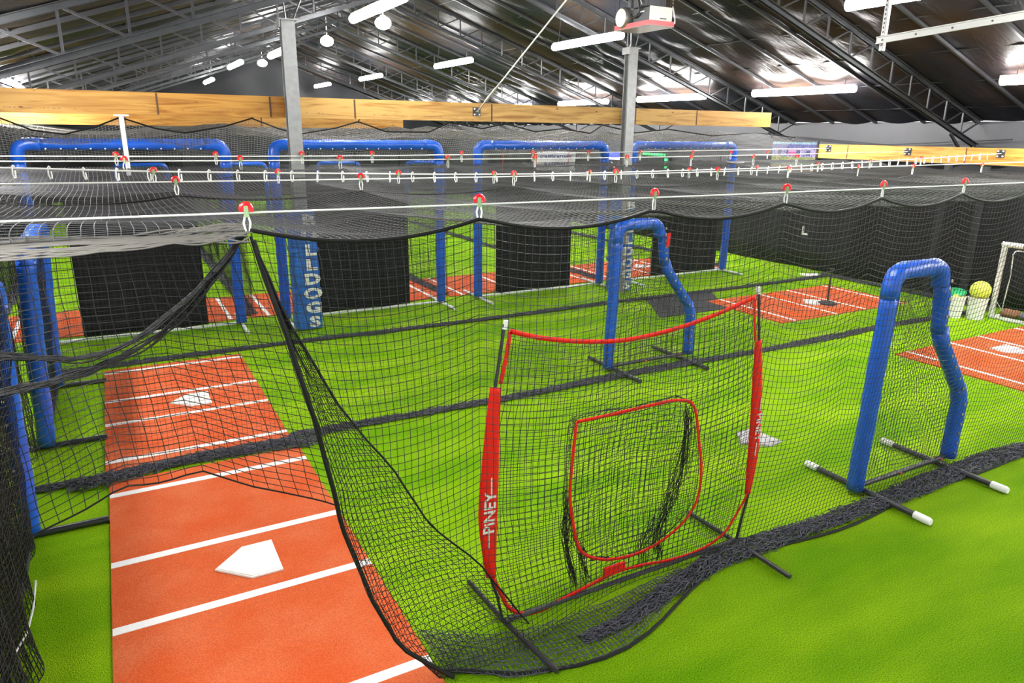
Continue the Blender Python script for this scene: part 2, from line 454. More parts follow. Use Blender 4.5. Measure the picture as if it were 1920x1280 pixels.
tl = ['nearest steel roof truss, its left chord crossing the upper left corner', 'second steel roof truss back, its right chord ending beside the screen on the wall',
      'third steel roof truss back, passing behind the diagonal white cable', 'fourth steel roof truss back, above the middle of the timber beam',
      'fifth steel roof truss back, small, near the far lights', 'farthest steel roof truss, just in front of the black gable']
for ti, y in enumerate((8.65, 13.23, 17.81, 22.39, 26.97, 31.55)):
    t = thing('roof_truss', tl[ti], 'truss', 'steel roof trusses', (0, y, 0))
    for sgn in (-1, 1):
        for nm in ('bottom_chord', 'top_chord'): link(nm, me_c[nm, sgn], t)
        for k in range(NP):
            x = XRIDGE + sgn * PX * k
            link('web_post', me_v, t, (x, 0, chordz(x)))
            link('web_diagonal', me_d[sgn], t, (x, 0, chordz(x)))
# columns and knee braces that carry the trusses along the right wall
for i, y in enumerate((8.65, 13.23, 17.81)):
    t = thing('wall_column', ['dark steel column at the right wall under the nearest truss', 'dark steel column at the right wall beside the screen', 'dark steel column at the right wall far behind the screen'][i], 'column', 'right wall columns', (15.42, y, 0))
    bb = MB(); bb.box((-.08, -.07, 0), (-.06, .07, 2.86)); bb.box((.06, -.07, 0), (.08, .07, 2.86)); bb.box((-.06, -.006, 0), (.06, .006, 2.86)); bb.build('shaft', M['dsteel'], t, False)
    bb = MB(); bb.bar((0, 0, 2.55), (-.75, 0, 3.12), .04, .05); bb.build('knee_brace', M['rsteel'], t, False)

# ------------------------------------------------------------------ lights
def fixture(label, x, y0, z, group, length=2.44):
    t = thing('tube_light', label, 'light', group, (x, y0, z))
    bb = MB(); bb.box((-.03, 0, .045), (.03, length, .085)); bb.build('housing', M['wplastic'], t, False)
    for a in (0.02, length / 2 + .01):
        bb = MB(); bb.tube([(0, a, 0), (0, a + length / 2 - .03, 0)], .070, 12); bb.build('lit_tube', M['tube'], t)
    for a in (.25, length - .25):
        zt = zroof(x) - z - .04
        bb = MB(); bb.tube([(-.04, a, .07), (0.01, a + .01, zt * .6), (0, a, zt)], .006, 5); bb.build('hanger', M['rsteel'], t)
    return t
for i, y in enumerate((-2.0, .6, 4.45, 9.82, 14.02, 18.1, 22.6, 27.1, 31.7)):
    lb = ['long tube light low over the right side, above and behind the viewer', 'long tube light low over the right side, just above the viewer', 'nearest visible long tube light low over the right side, cut by the right edge',
          'long tube light low over the right side with bright foil glare above', 'long tube light low over the right side, just right of the right steel post',
          'low tube light half behind the timber beam, left of the right steel post', 'long tube light low over the right side, behind the timber beam',
          'seventh long tube light back in the low right hand row', 'eighth long tube light back in the low right hand row'][i]
    fixture(lb, 13.2, y, 3.956, 'low right row of tube lights', 2.66)
for i, (y, z) in enumerate(((-2.0, 4.75), (4.45, 4.70), (11.75, 4.83), (18.3, 4.88), (25.6, 4.92), (32.4, 4.97))):
    lb = ['tube light high over the middle, behind the viewer', 'nearest tube light at the top edge above the overhead door track', 'tube light high in the middle, its end touching the red tray machine',
          'tube light high in the middle, left of the diagonal white cable', 'smaller tube light high in the middle, two left of the diagonal cable', 'smallest tube light right of the left steel post'][i]
    fixture(lb, 8.84, y, z, 'upper right row of tube lights')
for i, (y, z) in enumerate(((3.2, 4.75), (10.2, 4.83), (17.2, 4.80), (23.9, 4.98), (30.6, 4.85))):
    lb = ['tube light high over the left side, above the viewer', 'large tube light at the top edge right of the left steel post', 'tube light just left of the left steel post',
          'tube light in front of the creased black gable lining', 'farthest small tube light left of the gable'][i]
    fixture(lb, 3.9, y, z, 'upper left row of tube lights')
for i, (y, z) in enumerate(((1.0, 3.75), (7.6, 3.75), (14.4, 3.72), (20.2, 3.78))):
    lb = ['tube light over the far left side, above the viewer', 'tube light over the far left side, outside the left edge', 'tube light at the left edge under the nearest truss chord', 'small tube light at the left edge just over the timber beam'][i]
    fixture(lb, -1.25, y, z, 'low left row of tube lights')
for i, (y, z) in enumerate(((18.43, 5.62), (23.69, 5.70), (28.93, 5.76), (34.3, 5.82))):
    t = thing('globe_light', ['largest round lamp under the roof ridge', 'second largest round lamp under the roof ridge', 'round lamp under the ridge half behind the steel post', 'smallest round lamp under the ridge before the gable'][i], 'light', 'round lamps under the ridge', (XRIDGE, y, z))
    bb = MB(); bb.sphere((0, 0, 0), .20, sq=(1, 1, .75)); bb.build('globe', M['bulb'], t)
    bb = MB(); bb.lathe([(.07, .11), (.07, .17), (.02, .19), (.012, zroof(XRIDGE) - z - .03)], 12); bb.build('cap', M['wplastic'], t)

# ------------------------------------------------------------------ timber beams
def beam(label, segs, axis, fixed, z0, z1, th, seeds):
    t = thing('timber_beam', label, 'beam', None)
    for i, (a, e_) in enumerate(segs):
        bb = MB(); g = .004
        if axis == 'X': bb.box((a + g, fixed, z0), (e_ - g, fixed + th, z1))
        else: bb.box((fixed, a + g, z0), (fixed + th, e_ - g, z1))
        # small printed grading stamps and nail plates on the face
        q = random.Random(seeds[i] * 7 + 3); u = a + .3
        zb = z0 + (.07 if i % 2 else .055)
        run = []
        while u < e_ - .5 and len(run) < 26:
            run.append(u); u += q.choice((.028, .028, .034, .05, .16))
        for u in run:
            h = q.choice((.022, .03, .03)); wd = q.choice((.012, .018, .03))
            if axis == 'X': bb.box((u, fixed - .0012, zb), (u + wd, fixed, zb + h * .45), 1)
            else: bb.box((fixed - .0012, u, zb), (fixed, u + wd, zb + h * .45), 1)
        bb.build('board', [WOOD[seeds[i] % 4], M['stamp']], t, False)
    for (a, _) in segs[1:]:
        bb = MB()
        if axis == 'X': bb.box((a - .012, fixed - .004, z0 + .01), (a + .012, fixed - .0005, z1 - .01))
        else: bb.box((fixed - .004, a - .012, z0 + .01), (fixed - .0005, a + .012, z1 - .01))
        bb.build('joint_strip', M['joint'], t, False)
    return t
beam('long laminated timber beam across the hall behind both steel posts', [(-2.6, .70), (.70, 2.2), (2.2, 2.42), (2.42, 3.47), (3.47, 5.86), (5.86, 8.95), (8.95, 10.5), (10.5, 12.62)], 'X', 11.35, 3.215, 3.51, .09, (0, 2, 3, 1, 1, 1, 5, 0))
beam('timber beam farther back showing under the long front beam', [(-1.6, .4), (.4, 2.9), (2.9, 6.0)], 'X', 16.0, 3.09, 3.36, .09, (0, 2, 4))
beam('timber beam along the right wall starting beside the screen', [(2.2, 5.6), (5.6, 8.04), (8.04, 10.59), (10.59, 11.45)], 'Y', 14.25, 2.565, 2.865, .09, (0, 2, 0, 4))

def plate_bracket(label, loc, rz):
    t = thing('beam_bracket', label, 'bracket', 'black cable brackets on the beams', loc, rz)
    bb = MB(); bb.box((-.07, -.012, -.07), (.07, 0, .07)); pl_ = bb.build('plate', M['machine'], t, False)
    for sx in (-1, 1):
        for sz in (-1, 1):
            bb = MB(); bb.lathe([(.014, -.026), (.014, -.012)], 8, (sx * .045, 0, sz * .045), axis='Y'); bb.build('bolt', M['wplastic'], pl_)
    bb = MB(); bb.tube([(.028 * math.cos(a), -.03 + .018 * math.sin(a) - .012, 0) for a in np.linspace(0, 2 * PI, 12)[:-1]], .007, 6, closed=True); bb.build('eye', M['galv'], t)
    return t
plate_bracket('black bracket on the long beam holding the diagonal white cable', (5.57, 11.35, 3.37), 0)
for y, z, lb in ((11.08, 2.78, 'black bracket on the right wall beam right beside the screen'), (9.2, 2.76, 'black bracket in the middle of the right wall beam'), (7.42, 2.77, 'black bracket on the right wall beam nearest the right edge')):
    plate_bracket(lb, (14.25, y, z), -PI / 2)
# diagonal guy cable with turnbuckle
t = thing('guy_cable', 'white cable rising diagonally from the long beam to the roof', 'cable')
p0, p1 = Vector((5.57, 11.32, 3.37)), Vector((5.57, 6.05, 6.05))
bb = MB(); bb.tube([p0.lerp(p1, .16), p1], .011, 7); bb.build('wire', M['cable'], t)
bb = MB(); bb.tube([p0.lerp(p1, a) for a in (0, .05, .06, .12, .13, .16)], .022, 8, rf=lambda i, j: (.5, .5, 1, 1, .6, .5)[i]); bb.build('turnbuckle', M['galv'], t)

# ------------------------------------------------------------------ steel posts with lettered pads
def post(label, x, y, top, rz):
    t = thing('steel_post', label, 'post', 'steel posts', (x, y, 0), rz)
    bb = MB(); wv, dv = .095, .075
    bb.box((-wv, -dv, 0), (wv, -dv + .012, top)); bb.box((-wv, dv - .012, 0), (wv, dv, top)); bb.box((-.03, -dv + .012, 0), (.03, dv - .012, top)); bb.build('shaft', M['steel'], t, False)
    bb = MB(); bb.box((-.13, -.11, top), (.13, .11, top + .02)); bb.box((-.13, -.11, top - .10), (-.115, .11, top)); bb.build('cap_plate', M['steel'], t, False)
    zt = zroof(x) - .1
    for dx in (-.05, .3):
        bb = MB(); bb.tube([(dx * .3, 0, top + .02), (dx, 0, min(zt, top + .9))], .012, 6); bb.build('tie_rod', M['rsteel'], t)
    return t
post('left steel post in front of the long timber beam', 2.49, 11.2, 4.53, 0)
post('right steel post below the red tray machine', 8.66, 11.2, 4.53, 0)
def post_pad(label, x, y, h, xt):
    t = thing('post_pad', label, 'pad', 'lettered post pads', (x, y, 0))
    bb = MB(); n = 26; prof = []
    rows = []
    for k in range(n + 1):
        z = .03 + (h - .03) * k / n; bul = 1 + .03 * math.sin(z * 9) + (.02 if k in (6, 13, 19) else 0)
        ring = []
        for j in range(24):
            a = 2 * PI * j / 24; ca, sa = math.cos(a), math.sin(a)
            ex = .20 * bul * math.copysign(abs(ca) ** .35, ca); ey = .17 * bul * math.copysign(abs(sa) ** .35, sa)
            ring.append((ex, ey, z))
        rows.append(ring)
    vs = [p for r in rows for p in r]; m_ = 24
    fs = [(i * m_ + j, i * m_ + (j + 1) % m_, (i + 1) * m_ + (j + 1) % m_, (i + 1) * m_ + j) for i in range(n) for j in range(m_)]
    fs += [tuple(range(m_ - 1, -1, -1)), tuple(n * m_ + j for j in range(m_))]
    bb.add(vs, fs); bb.build('cover', M['padblue'], t)
    o = text('lettering', '\n'.join('BULLDOGS'), .25, (xt, -.185, h * .505), (PI / 2, 0, 0), M['text'], t, .004, line=1., bold=.012, xs=1.35)
    ys_ = [v.co.y for v in o.data.vertices]; mid = (max(ys_) + min(ys_)) / 2; sc_ = 1.76 / (max(ys_) - min(ys_))
    for v in o.data.vertices: v.co.y = (v.co.y - mid) * sc_
    for k in (.62, 1.25):
        bb = MB(); bb.box((-.207, -.178, k), (.207, .178, k + .045)); bb.build('strap', M['padblue'], t, False)
    return t
post_pad('blue post pad lettered BULLDOGS around the left steel post', 2.49, 11.2, 1.85, .07)
post_pad('blue post pad lettered BULLDOGS around the right post, behind the middle screen', 8.72, 11.3, 1.85, .06)

# white round post under the long beam
t = thing('hanging_pole', 'slim white pole hanging under the long beam at the left', 'pole', None, (.24, 11.28, 0))
bb = MB(); bb.tube([(0, 0, 2.42), (0, 0, 3.19)], .03, 12); bb.build('shaft', M['wpipe'], t)
bb = MB(); bb.box((-.09, -.05, 3.19), (.09, .05, 3.213)); bb.build('head_plate', M['wpipe'], t, False)

# ------------------------------------------------------------------ batting mats and home plates
def mat_thing(label, x0, x1, y0, y1, lines, axis, group, lw=.075, z=.014):
    t = MB(); t.box((x0, y0, 0), (x1, y1, z))
    for c_ in lines:
        if axis == 'X': t.box((x0 + .002, c_ - lw / 2, z), (x1 - .002, c_ + lw / 2, z + .0025), 1)
        else: t.box((c_ - lw / 2, y0 + .002, z), (c_ + lw / 2, y1 - .002, z + .0025), 1)
    o = t.build('batting_mat', [M['clay'], M['line']], None, False)
    return tag(o, label, 'mat', group)
mat_thing('nearest clay coloured batting mat in the left foreground', -.345, 1.32, 3.0, 6.72, (6.43, 5.28, 4.475, 3.33), 'X', 'clay coloured batting mats')
mat_thing('clay coloured batting mat behind the hanging net, second from the viewer at left', -.375, 1.295, 6.86, 10.2, (7.17, 8.17, 8.93, 10.05), 'X', 'clay coloured batting mats', .07)
mat_thing('clay coloured batting mat with the ball tee on it at right', 9.62, 13.06, 7.95, 9.74, (9.96, 11.01, 11.82, 12.89), 'Y', 'clay coloured batting mats', .06)
mat_thing('clay coloured batting mat at the right edge before the white goal', 9.68, 13.2, 4.18, 5.95, (9.95, 11.0, 11.8, 12.87), 'Y', 'clay coloured batting mats', .06)
for i, (a, e_, lb) in enumerate(((-1.85, 1.75, 'clay coloured batting mat behind the leftmost big blue frame'), (1.80, 5.38, 'clay coloured batting mat behind the big frame beside the left post pad'),
                                 (5.44, 8.98, 'clay coloured batting mat behind the third big blue frame from left'), (9.04, 12.6, 'clay coloured batting mat behind the rightmost big blue frame'))):
    mat_thing(lb, a, e_, 12.25, 14.05, (a + .28, a + 1.4, a + 2.2, e_ - .28), 'Y', 'clay coloured batting mats', .06)
def home_plate(label, x, y, rz, z=.016, m='plate', group='white home plates', sc=1.):
    t = MB(); w_, d = .2159 * sc, .2159 * sc
    poly = [(d, -w_), (d, w_), (0, w_), (-d, 0), (0, -w_)]
    t.prism(poly, 0, .012); t.prism([(px * .93, py * .93) for px, py in poly], .012, .018)
    o = t.build('home_plate', M[m], None, False); o.location = (x, y, z); o.rotation_euler = (0, 0, rz)
    return tag(o, label, 'home plate', group)
home_plate('white home plate on the nearest clay mat', .52, 4.87, 0)
home_plate('white home plate seen through the net on the second clay mat', .49, 8.56, 0)
home_plate('white home plate beside the ball tee on the clay mat', 11.40, 8.78, -PI / 2)
home_plate('white home plate on the clay mat at the right edge', 11.42, 5.24, PI / 2)
home_plate('white home plate on the mat behind the rightmost big frame', 10.83, 13.2, -PI / 2)
home_plate('white home plate on the mat behind the third big frame', 7.2, 13.2, -PI / 2)
home_plate('white home plate on turf near the far right wall, behind the tee mat', 13.65, 10.62, PI / 3, .002)
home_plate('dirty grey throw down plate on turf behind the red sleeved net', 5.52, 4.74, .1, .001, 'dirty', None, .95)
b = MB(); b.prism([(8.0, 9.15), (9.55, 9.15), (10.4, 10.45), (8.75, 10.45)], 0, .012); tag(b.build('rubber_mat', M['rubber'], None, False), 'dark grey rubber mat on turf left of the tee mat', 'mat')

# ball tee
t = thing('batting_tee', 'black batting tee standing beside the plate on the clay mat', 'batting tee', None, (11.53, 8.55, .017))
bb = MB(); bb.lathe([(.17, 0), (.17, .02), (.10, .045), (.04, .06), (.0, .06)], 20); bb.build('base', M['rubber'], t)
bb = MB(); bb.tube([(0, 0, .05), (0, 0, .60)], .018, 10); bb.build('stem', M['pipe'], t)
bb = MB(); bb.lathe([(.02, .58), (.03, .62), (.045, .67), (.04, .67), (.0, .64)], 12); bb.build('cup', M['rubber'], t)

# ------------------------------------------------------------------ padded frames and screens
def bent(pts, rad, n=5):
    P = [Vector(p) for p in pts]; out = [P[0]]
    for i in range(1, len(P) - 1):
        a, c_, e_ = P[i - 1], P[i], P[i + 1]; d1 = (a - c_).normalized(); d2 = (e_ - c_).normalized()
        s0, s1 = c_ + d1 * rad, c_ + d2 * rad
        for k in range(n + 1):
            u = k / n; out.append(s0 * (1 - u) ** 2 + c_ * 2 * u * (1 - u) + s1 * u * u)
    out.append(P[-1]); return out
def dense(pts, step):
    P = [Vector(p) for p in pts]; out = []
    for a, e_ in zip(P, P[1:]):
        n = max(1, int((e_ - a).length / step))
        out += [a.lerp(e_, k / n) for k in range(n)]
    return out + [P[-1]]
def wrinkle(seed, amp=.06):
    q = random.Random(seed); ph = [q.uniform(0, 6.28) for _ in range(4)]
    return lambda i, j: 1 + amp * (math.sin(i * 1.9 + ph[0] + j * .9) * .5 + math.sin(i * .63 + ph[1] - j * 1.4) * .5)
def pad(name, pts, r, parent, seed, step=.08, n=14):
    bb = MB(); bb.tube(dense(pts, step), r, n, rf=wrinkle(seed)); return bb.build(name, M['blue'], parent, ang=180)
eye = MB(); eye.lathe([(.011, -.006), (.011, 0), (.005, .003), (.005, -.006)], 8, axis='Y'); me_eye = eye.mesh('eyelet', M['wplastic'])
eye = MB(); eye.lathe([(.015, -.006), (.015, 0), (.007, .003), (.007, -.006)], 8, axis='Y'); me_eyec = eye.mesh('eyelet', M['copper'])

def big_frame(label, x0, x1, y, h, seed):
    t = thing('padded_backstop', label, 'frame', 'big blue padded frames', (0, y, 0))
    r = .082; hz = h - r
    pad('side_post', [(x0 + r, 0, .05), (x0 + r, 0, hz - .22)], r, t, seed)
    pad('side_post', [(x1 - r, 0, .05), (x1 - r, 0, hz - .22)], r, t, seed + 1)
    tb = pad('top_bar', [(x0 + r + .26, 0, hz), (x1 - r - .26, 0, hz)], r * .98, t, seed + 2)
    for xa, xb in ((x0 + r, x0 + r + .28), (x1 - r, x1 - r - .28)):
        pad('corner_pad', bent([(xa, 0, hz - .26), (xa, 0, hz), (xb, 0, hz)], .16), r * 1.05, t, seed + 3, .05)
    bb = MB(); bb.tube([(x0 + r, 0, .04), (x1 - r, 0, .04)], .022, 8); bb.build('base_bar', M['wpipe'], t)
    for xa in (x0 + r, x1 - r):
        bb = MB(); bb.tube([(xa, -.62, .03), (xa, .62, .03)], .026, 8); bb.build('foot', M['wpipe'], t)
    k = 12
    for i in range(k):
        xx = x0 + .42 + (x1 - x0 - .84) * i / (k - 1)
        link('eyelet', me_eye, tb, (xx, -r * .72, hz - r * .72))
    return t
FR = ((-1.13, 1.66, 11.86), (2.2, 5.15, 11.82), (5.78, 8.76, 11.9), (9.33, 12.3, 11.95))
fl = ['leftmost big blue padded frame with black curtain', 'second big blue padded frame from the left, beside the left post pad', 'third big blue padded frame from the left, with the white banner', 'rightmost big blue padded frame beyond the right post']
for i, (a, e_, y) in enumerate(FR): big_frame(fl[i], a, e_, y, 2.90, 20 + i * 5)
CU = ((-.62, 1.09, 11.90), (2.70, 4.47, 11.86), (6.26, 7.94, 11.92), (10.12, 12.0, 11.99))
for i, (a, e_, y) in enumerate(CU):
    t = thing('backstop_curtain', ['black curtain hanging inside the leftmost big frame', 'black curtain hanging inside the second big frame, right of the lettered pad', 'black curtain hanging inside the third big frame', 'black curtain hanging inside the rightmost big frame'][i], 'curtain', 'black curtains in the big frames', (0, y, 0))
    bb = MB(); rows = []
    for u in range(25):
        x = a + (e_ - a) * u / 24
        rows.append([(x, .02 * math.sin(u * .9 + i) * (1 - .3 * v / 10), .06 + 2.24 * v / 14) for v in range(15)])
    bb.grid(rows); o = bb.build('panel', M['black'], t, ang=180)
    md = o.modifiers.new('thick', 'SOLIDIFY'); md.thickness = .008
    for x in (a + .12, (a + e_) / 2, e_ - .12):
        bb = MB(); bb.tube([(x, 0, 2.29), (x, -.02, 2.70)], .007, 5); bb.build('hanging_cord', M['redrope'] if i == 2 else M['rope'], t)
t = thing('hanging_banner', 'white cloth banner with blue lettering hanging in the third big frame', 'banner', None, (7.64, 12.06, 2.52))
bb = MB(); bb.grid([[(-.44 + .88 * u / 16, .012 * math.sin(u * .8 + v), -.17 + .34 * v / 5 - .02 * u / 16 + (.02 * math.sin(PI * u / 16) if v == 5 else 0)) for v in range(6)] for u in range(17)])
o = bb.build('cloth', M['banner'], t, ang=180); o.modifiers.new('thick', 'SOLIDIFY').thickness = .004
text('lettering', 'SOUTH ADAMS', .105, (-.02, -.022, .07), (PI / 2, 0, 0), M['navy'], t, .002, bold=.003)
text('lettering', 'BASEBALL', .125, (0, -.022, -.075), (PI / 2, 0, 0), M['navy'], t, .002, bold=.004, xs=1.05)
for x in (-.36, .3):
    bb = MB(); bb.tube([(x, 0, .15), (x, -.1, .22)], .006, 5); bb.build('hanging_cord', M['redrope'], t)

# L shaped pitching screens
def cellgrid(xa, xb, za, zb, cell):
    nu = max(2, int(round((xb - xa) / cell)) + 1); nv = max(2, int(round((zb - za) / cell)) + 1)
    return np.meshgrid(np.linspace(xa, xb, nu), np.linspace(za, zb, nv), indexing='ij')
def l_screen(label, x, y, caps, seed, h=2.06):
    t = thing('pitching_screen', label, 'screen', 'L shaped blue pitching screens', (x, y, 0))
    r = .072; w_ = 1.40; sh = .72
    pad('left_post', [(0, 0, .04), (.03, 0, 1.0), (.05, 0, h - .28)], r, t, seed)
    pad('top_bar', bent([(.05, 0, h - .3), (.06, 0, h - r), (sh, 0, h - r), (sh + .02, 0, h - .25)], .14), r * 1.04, t, seed + 1, .06)
    up_ = pad('upper_right_post', [(sh + .02, 0, h - .22), (sh + .07, 0, 1.75), (sh + .13, 0, 1.38)], r * .93, t, seed + 2)
    sl_ = pad('slanted_pad', [(sh + .13, 0, 1.42), (sh + .20, 0, 1.28), (w_ - .06, 0, .76)], r * .96, t, seed + 3)
    lo_ = pad('lower_right_post', [(w_ - .08, 0, .80), (w_, 0, .62), (w_, 0, .05)], r, t, seed + 4)
    bb = MB(); bb.tube([(0, 0, .06), (w_, 0, .06)], .024, 10); bb.build('base_bar', M['pipe'], t)
    for xa in (0.06, w_ - .2):
        bb = MB(); bb.tube([(xa, -.62, .035), (xa, .52, .035)], .027, 10); f = bb.build('foot', M['pipe'], t)
        if caps:
            for ya, yb in ((-.66, -.52), (.43, .56)):
                bb = MB(); bb.tube([(xa, ya, .035), (xa, ya + .02, .035), (xa, yb, .035)], .034, 10, rf=lambda i, j: (.8, 1, 1)[i]); g = bb.build('foot_cap', M['wplastic'], f); g['label'] = 'white rubber foot cap'
    # net, clipped to the outline
    X, Z = cellgrid(0.05, w_ - .02, .08, h - .1, .042)
    xr = np.where(Z > 1.4, sh + .08, np.where(Z < .76, w_ - .02, sh + .08 + (w_ - sh - .10) * (1.4 - Z) / .64))
    U = (X - .05) / (w_ - .07)
    P = np.stack([.05 + U * (xr - .05) + .015 * wob(X * 3, Z * 3, 1.5, seed), .05 + .05 * wob(X * 2, Z * 2, 1.2, seed + 1) , Z + .02 * wob(X * 2, Z * 2, 2, seed + 2)], -1)
    netobj('net', P, .0023, M['net'], t)
    for k in range(6):
        bb_z = .12 + k * .1; link('eyelet', me_eyec, lo_, (w_ - .02, -r * .95, bb_z))
    for k in range(5):
        u = k / 4; link('eyelet', me_eyec, sl_, (sh + .2 + (w_ - sh - .3) * u, -r * .95, 1.27 - .48 * u))
    for k in range(6): link('eyelet', me_eyec, up_, (sh + .06 + .008 * k, -r * .95, 1.86 - .08 * k))
    for xx in (.05, .62, w_ - .15):
        bb = MB(); bb.tube([(xx + .035 * math.cos(a), .035 * math.sin(a), .062 + .012 * math.cos(3 * a)) for a in np.linspace(0, 6.28, 9)[:-1]], .008, 5, closed=True); bb.build('tie_cord', M['redrope'], t)
    return t
l_screen('near blue L shaped screen with white capped feet at right', 5.44, 3.50, True, 60)
t2 = l_screen('farther blue L shaped screen in the middle, partly behind the red topped net', 5.50, 7.26, False, 80, 2.0)
bb = MB(); bb.box((.80, -.085, 1.62), (.85, -.07, 1.80)); bb.build('red_tag', M['red'], t2, False)['label'] = 'small red tag on the upper right post'

# end screens at the left side, seen edge on
def side_screen(label, y0, y1, seed, h=2.06, lean=.10):
    t = thing('side_screen', label, 'screen', 'blue padded side screens at the left', (-.87, (y0 + y1) / 2, 0))
    hy = (y1 - y0) / 2; r = .08
    pad('post', [(0, -hy, .05), (lean * .5, -hy, 1), (lean, -hy, h - .2)], r, t, seed)
    p2_ = pad('post', [(0, hy, .05), (lean * .5, hy, 1), (lean, hy, h - .2)], r * .85, t, seed + 1)
    pad('top_bar', bent([(lean, -hy, h - .24), (lean + .01, -hy, h - r), (lean + .01, hy, h - r), (lean, hy, h - .24)], .16), r, t, seed + 2)
    bb = MB(); bb.tube([(0, -hy, .05), (0, hy, .05)], .024, 8); bb.build('base_bar', M['pipe'], t)
    for a in (-hy, hy):
        bb = MB(); bb.tube([(-.55, a, .03), (.52, a, .03)], .027, 10); bb.build('foot', M['pipe'], t)
    if seed == 100:
        for k in range(9): link('eyelet', me_eye, p2_, (-.035 + lean * k / 8, hy - r * .9, .25 + .18 * k))
    Y, Z = cellgrid(-hy, hy, .06, h - .1, .05)
    P = np.stack([.05 * Z / 1 + .05 * wob(Y * 2, Z * 2, 1.3, seed), Y, Z + .02 * wob(Y * 3, Z * 2, 1.5, seed + 1)], -1)
    netobj('net', P, .003, M['net'], t)
    return t
side_screen('blue padded side screen at the lower left edge', 3.5, 6.0, 100, 2.06, .05)
side_screen('blue padded side screen left of the second clay mat', 7.82, 9.75, 110)

# ------------------------------------------------------------------ the red sleeved sock net
SY = 3.39
t = thing('sock_net', 'red edged pop up hitting net with strike zone pocket, lettered PiNEY', 'practice net', None, (0, SY, 0))
def smooth(pts, n=6):
    P = [np.array(p, float) for p in pts]; out = []
    for i in range(len(P) - 1):
        p0, p1, p2, p3 = P[max(i - 1, 0)], P[i], P[i + 1], P[min(i + 2, len(P) - 1)]
        for k in range(n):
            u = k / n
            out.append(.5 * ((2 * p1) + (-p0 + p2) * u + (2 * p0 - 5 * p1 + 4 * p2 - p3) * u * u + (-p0 + 3 * p1 - 3 * p2 + p3) * u ** 3))
    return [tuple(v) for v in out] + [tuple(P[-1])]
def xz(pts, y=0.): return [(x, y, z) for x, z in pts]
poleL = [(1.84, .05), (1.80, .24), (1.75, .42), (1.70, .8), (1.705, 1.08), (1.74, 1.44), (1.78, 1.66), (1.835, 2.01)]
poleR = [(3.89, .04), (3.93, .27), (3.96, .43), (3.99, .8), (3.97, 1.14), (3.89, 1.64), (3.83, 2.02)]
for pl in (poleL, poleR):
    bb = MB(); bb.tube(smooth(xz(pl)), .010, 8); bb.build('pole', M['pipe'], t)
    bb = MB(); bb.tube([(pl[-1][0], 0, pl[-1][1] - .03), (pl[-1][0] + (.01 if pl is poleL else -.01), 0, pl[-1][1] + .02)], .015, 8); bb.build('pole_tip', M['wplastic'], t)
def band(name, inner, outer, m, y=0., th=.004):
    a, o_ = smooth(xz(inner, y), 5), smooth(xz(outer, y), 5); n = min(len(a), len(o_))
    bb = MB(); K = 4
    bb.grid([[tuple(np.array(a[i]) * (1 - k / K) + np.array(o_[i]) * k / K + np.array((0, -.018 * math.sin(PI * k / K), 0))) for k in range(K + 1)] for i in range(n)])
    o = bb.build(name, m, t, ang=180); o.modifiers.new('thick', 'SOLIDIFY').thickness = th; return o
sLi = [(1.815, 1.64), (1.805, 1.4), (1.80, 1.06), (1.79, .7), (1.785, .39)]; sLo = [(1.745, 1.65), (1.715, 1.41), (1.685, 1.1), (1.67, .8), (1.72, .41)]
sRi = [(3.85, 1.64), (3.87, 1.32), (3.895, .99), (3.91, .68), (3.92, .43)]; sRo = [(3.915, 1.66), (3.975, 1.31), (4.015, .96), (4.015, .66), (3.985, .41)]
sl = band('sleeve', sLi, sLo, M['red']); sr = band('sleeve', sRi, sRo, M['red'])
text('lettering', 'PiNEY', .105, (1.735, -.026, .86), (PI / 2, -PI / 2 + .05, 0), M['text'], sl, .001, bold=.002)
for zz in (1.03, .68): 
    bb = MB(); bb.box((1.733 + (zz - .86) * .05, -.024, zz - .06), (1.741 + (zz - .86) * .05, -.021, zz + .06)); bb.build('printed_dash', M['text'], sl, False)
text('lettering', 'PiNEY', .085, (3.955, -.028, .98), (PI / 2, PI / 2 - .04, 0), M['text'], sr, .001, bold=.001)
for zz in (1.16, .80):
    bb = MB(); bb.box((3.953, -.027, zz - .05), (3.960, -.022, zz + .05)); bb.build('printed_dash', M['text'], sr, False)
def ribbon(name, pts, wd, m=M['red'], y=-.004, parent=None):
    P = smooth(xz(pts, y), 6); bb = MB(); rows = []
    for i, p in enumerate(P):
        q0, q1 = P[max(i - 1, 0)], P[min(i + 1, len(P) - 1)]; dx, dz = q1[0] - q0[0], q1[2] - q0[2]; L = math.hypot(dx, dz) + 1e-9
        nx, nz = -dz / L * wd / 2, dx / L * wd / 2
        rows.append([(p[0] - nx, p[1], p[2] - nz), (p[0] + nx, p[1], p[2] + nz)])
    bb.grid(rows); o = bb.build(name, m, parent or t, ang=180); o.modifiers.new('thick', 'SOLIDIFY').thickness = .004; return o
ribbon('top_strap', [(1.87, 1.965), (2.09, 1.895), (2.39, 1.835), (2.72, 1.805), (3.11, 1.83), (3.47, 1.89), (3.80, 1.97)], .028)
ribbon('side_strap', [(1.87, 1.965), (1.85, 1.83), (1.81, 1.66)], .026); ribbon('side_strap', [(3.795, 1.965), (3.82, 1.8), (3.85, 1.65)], .022)
ribbon('bottom_strap', [(1.76, .40), (1.83, .25), (1.88, .14), (1.99, .05), (2.14, .03), (2.31, .06), (2.55, .10), (2.72, .13)], .028)
ribbon('bottom_strap', [(3.95, .42), (3.86, .28), (3.74, .14), (3.52, .07), (3.24, .07), (2.96, .11), (2.75, .13)], .022)
bb = MB(); bb.box((2.62, -.012, .12), (2.80, .004, .19)); bb.build('red_label', M['red'], t, False)
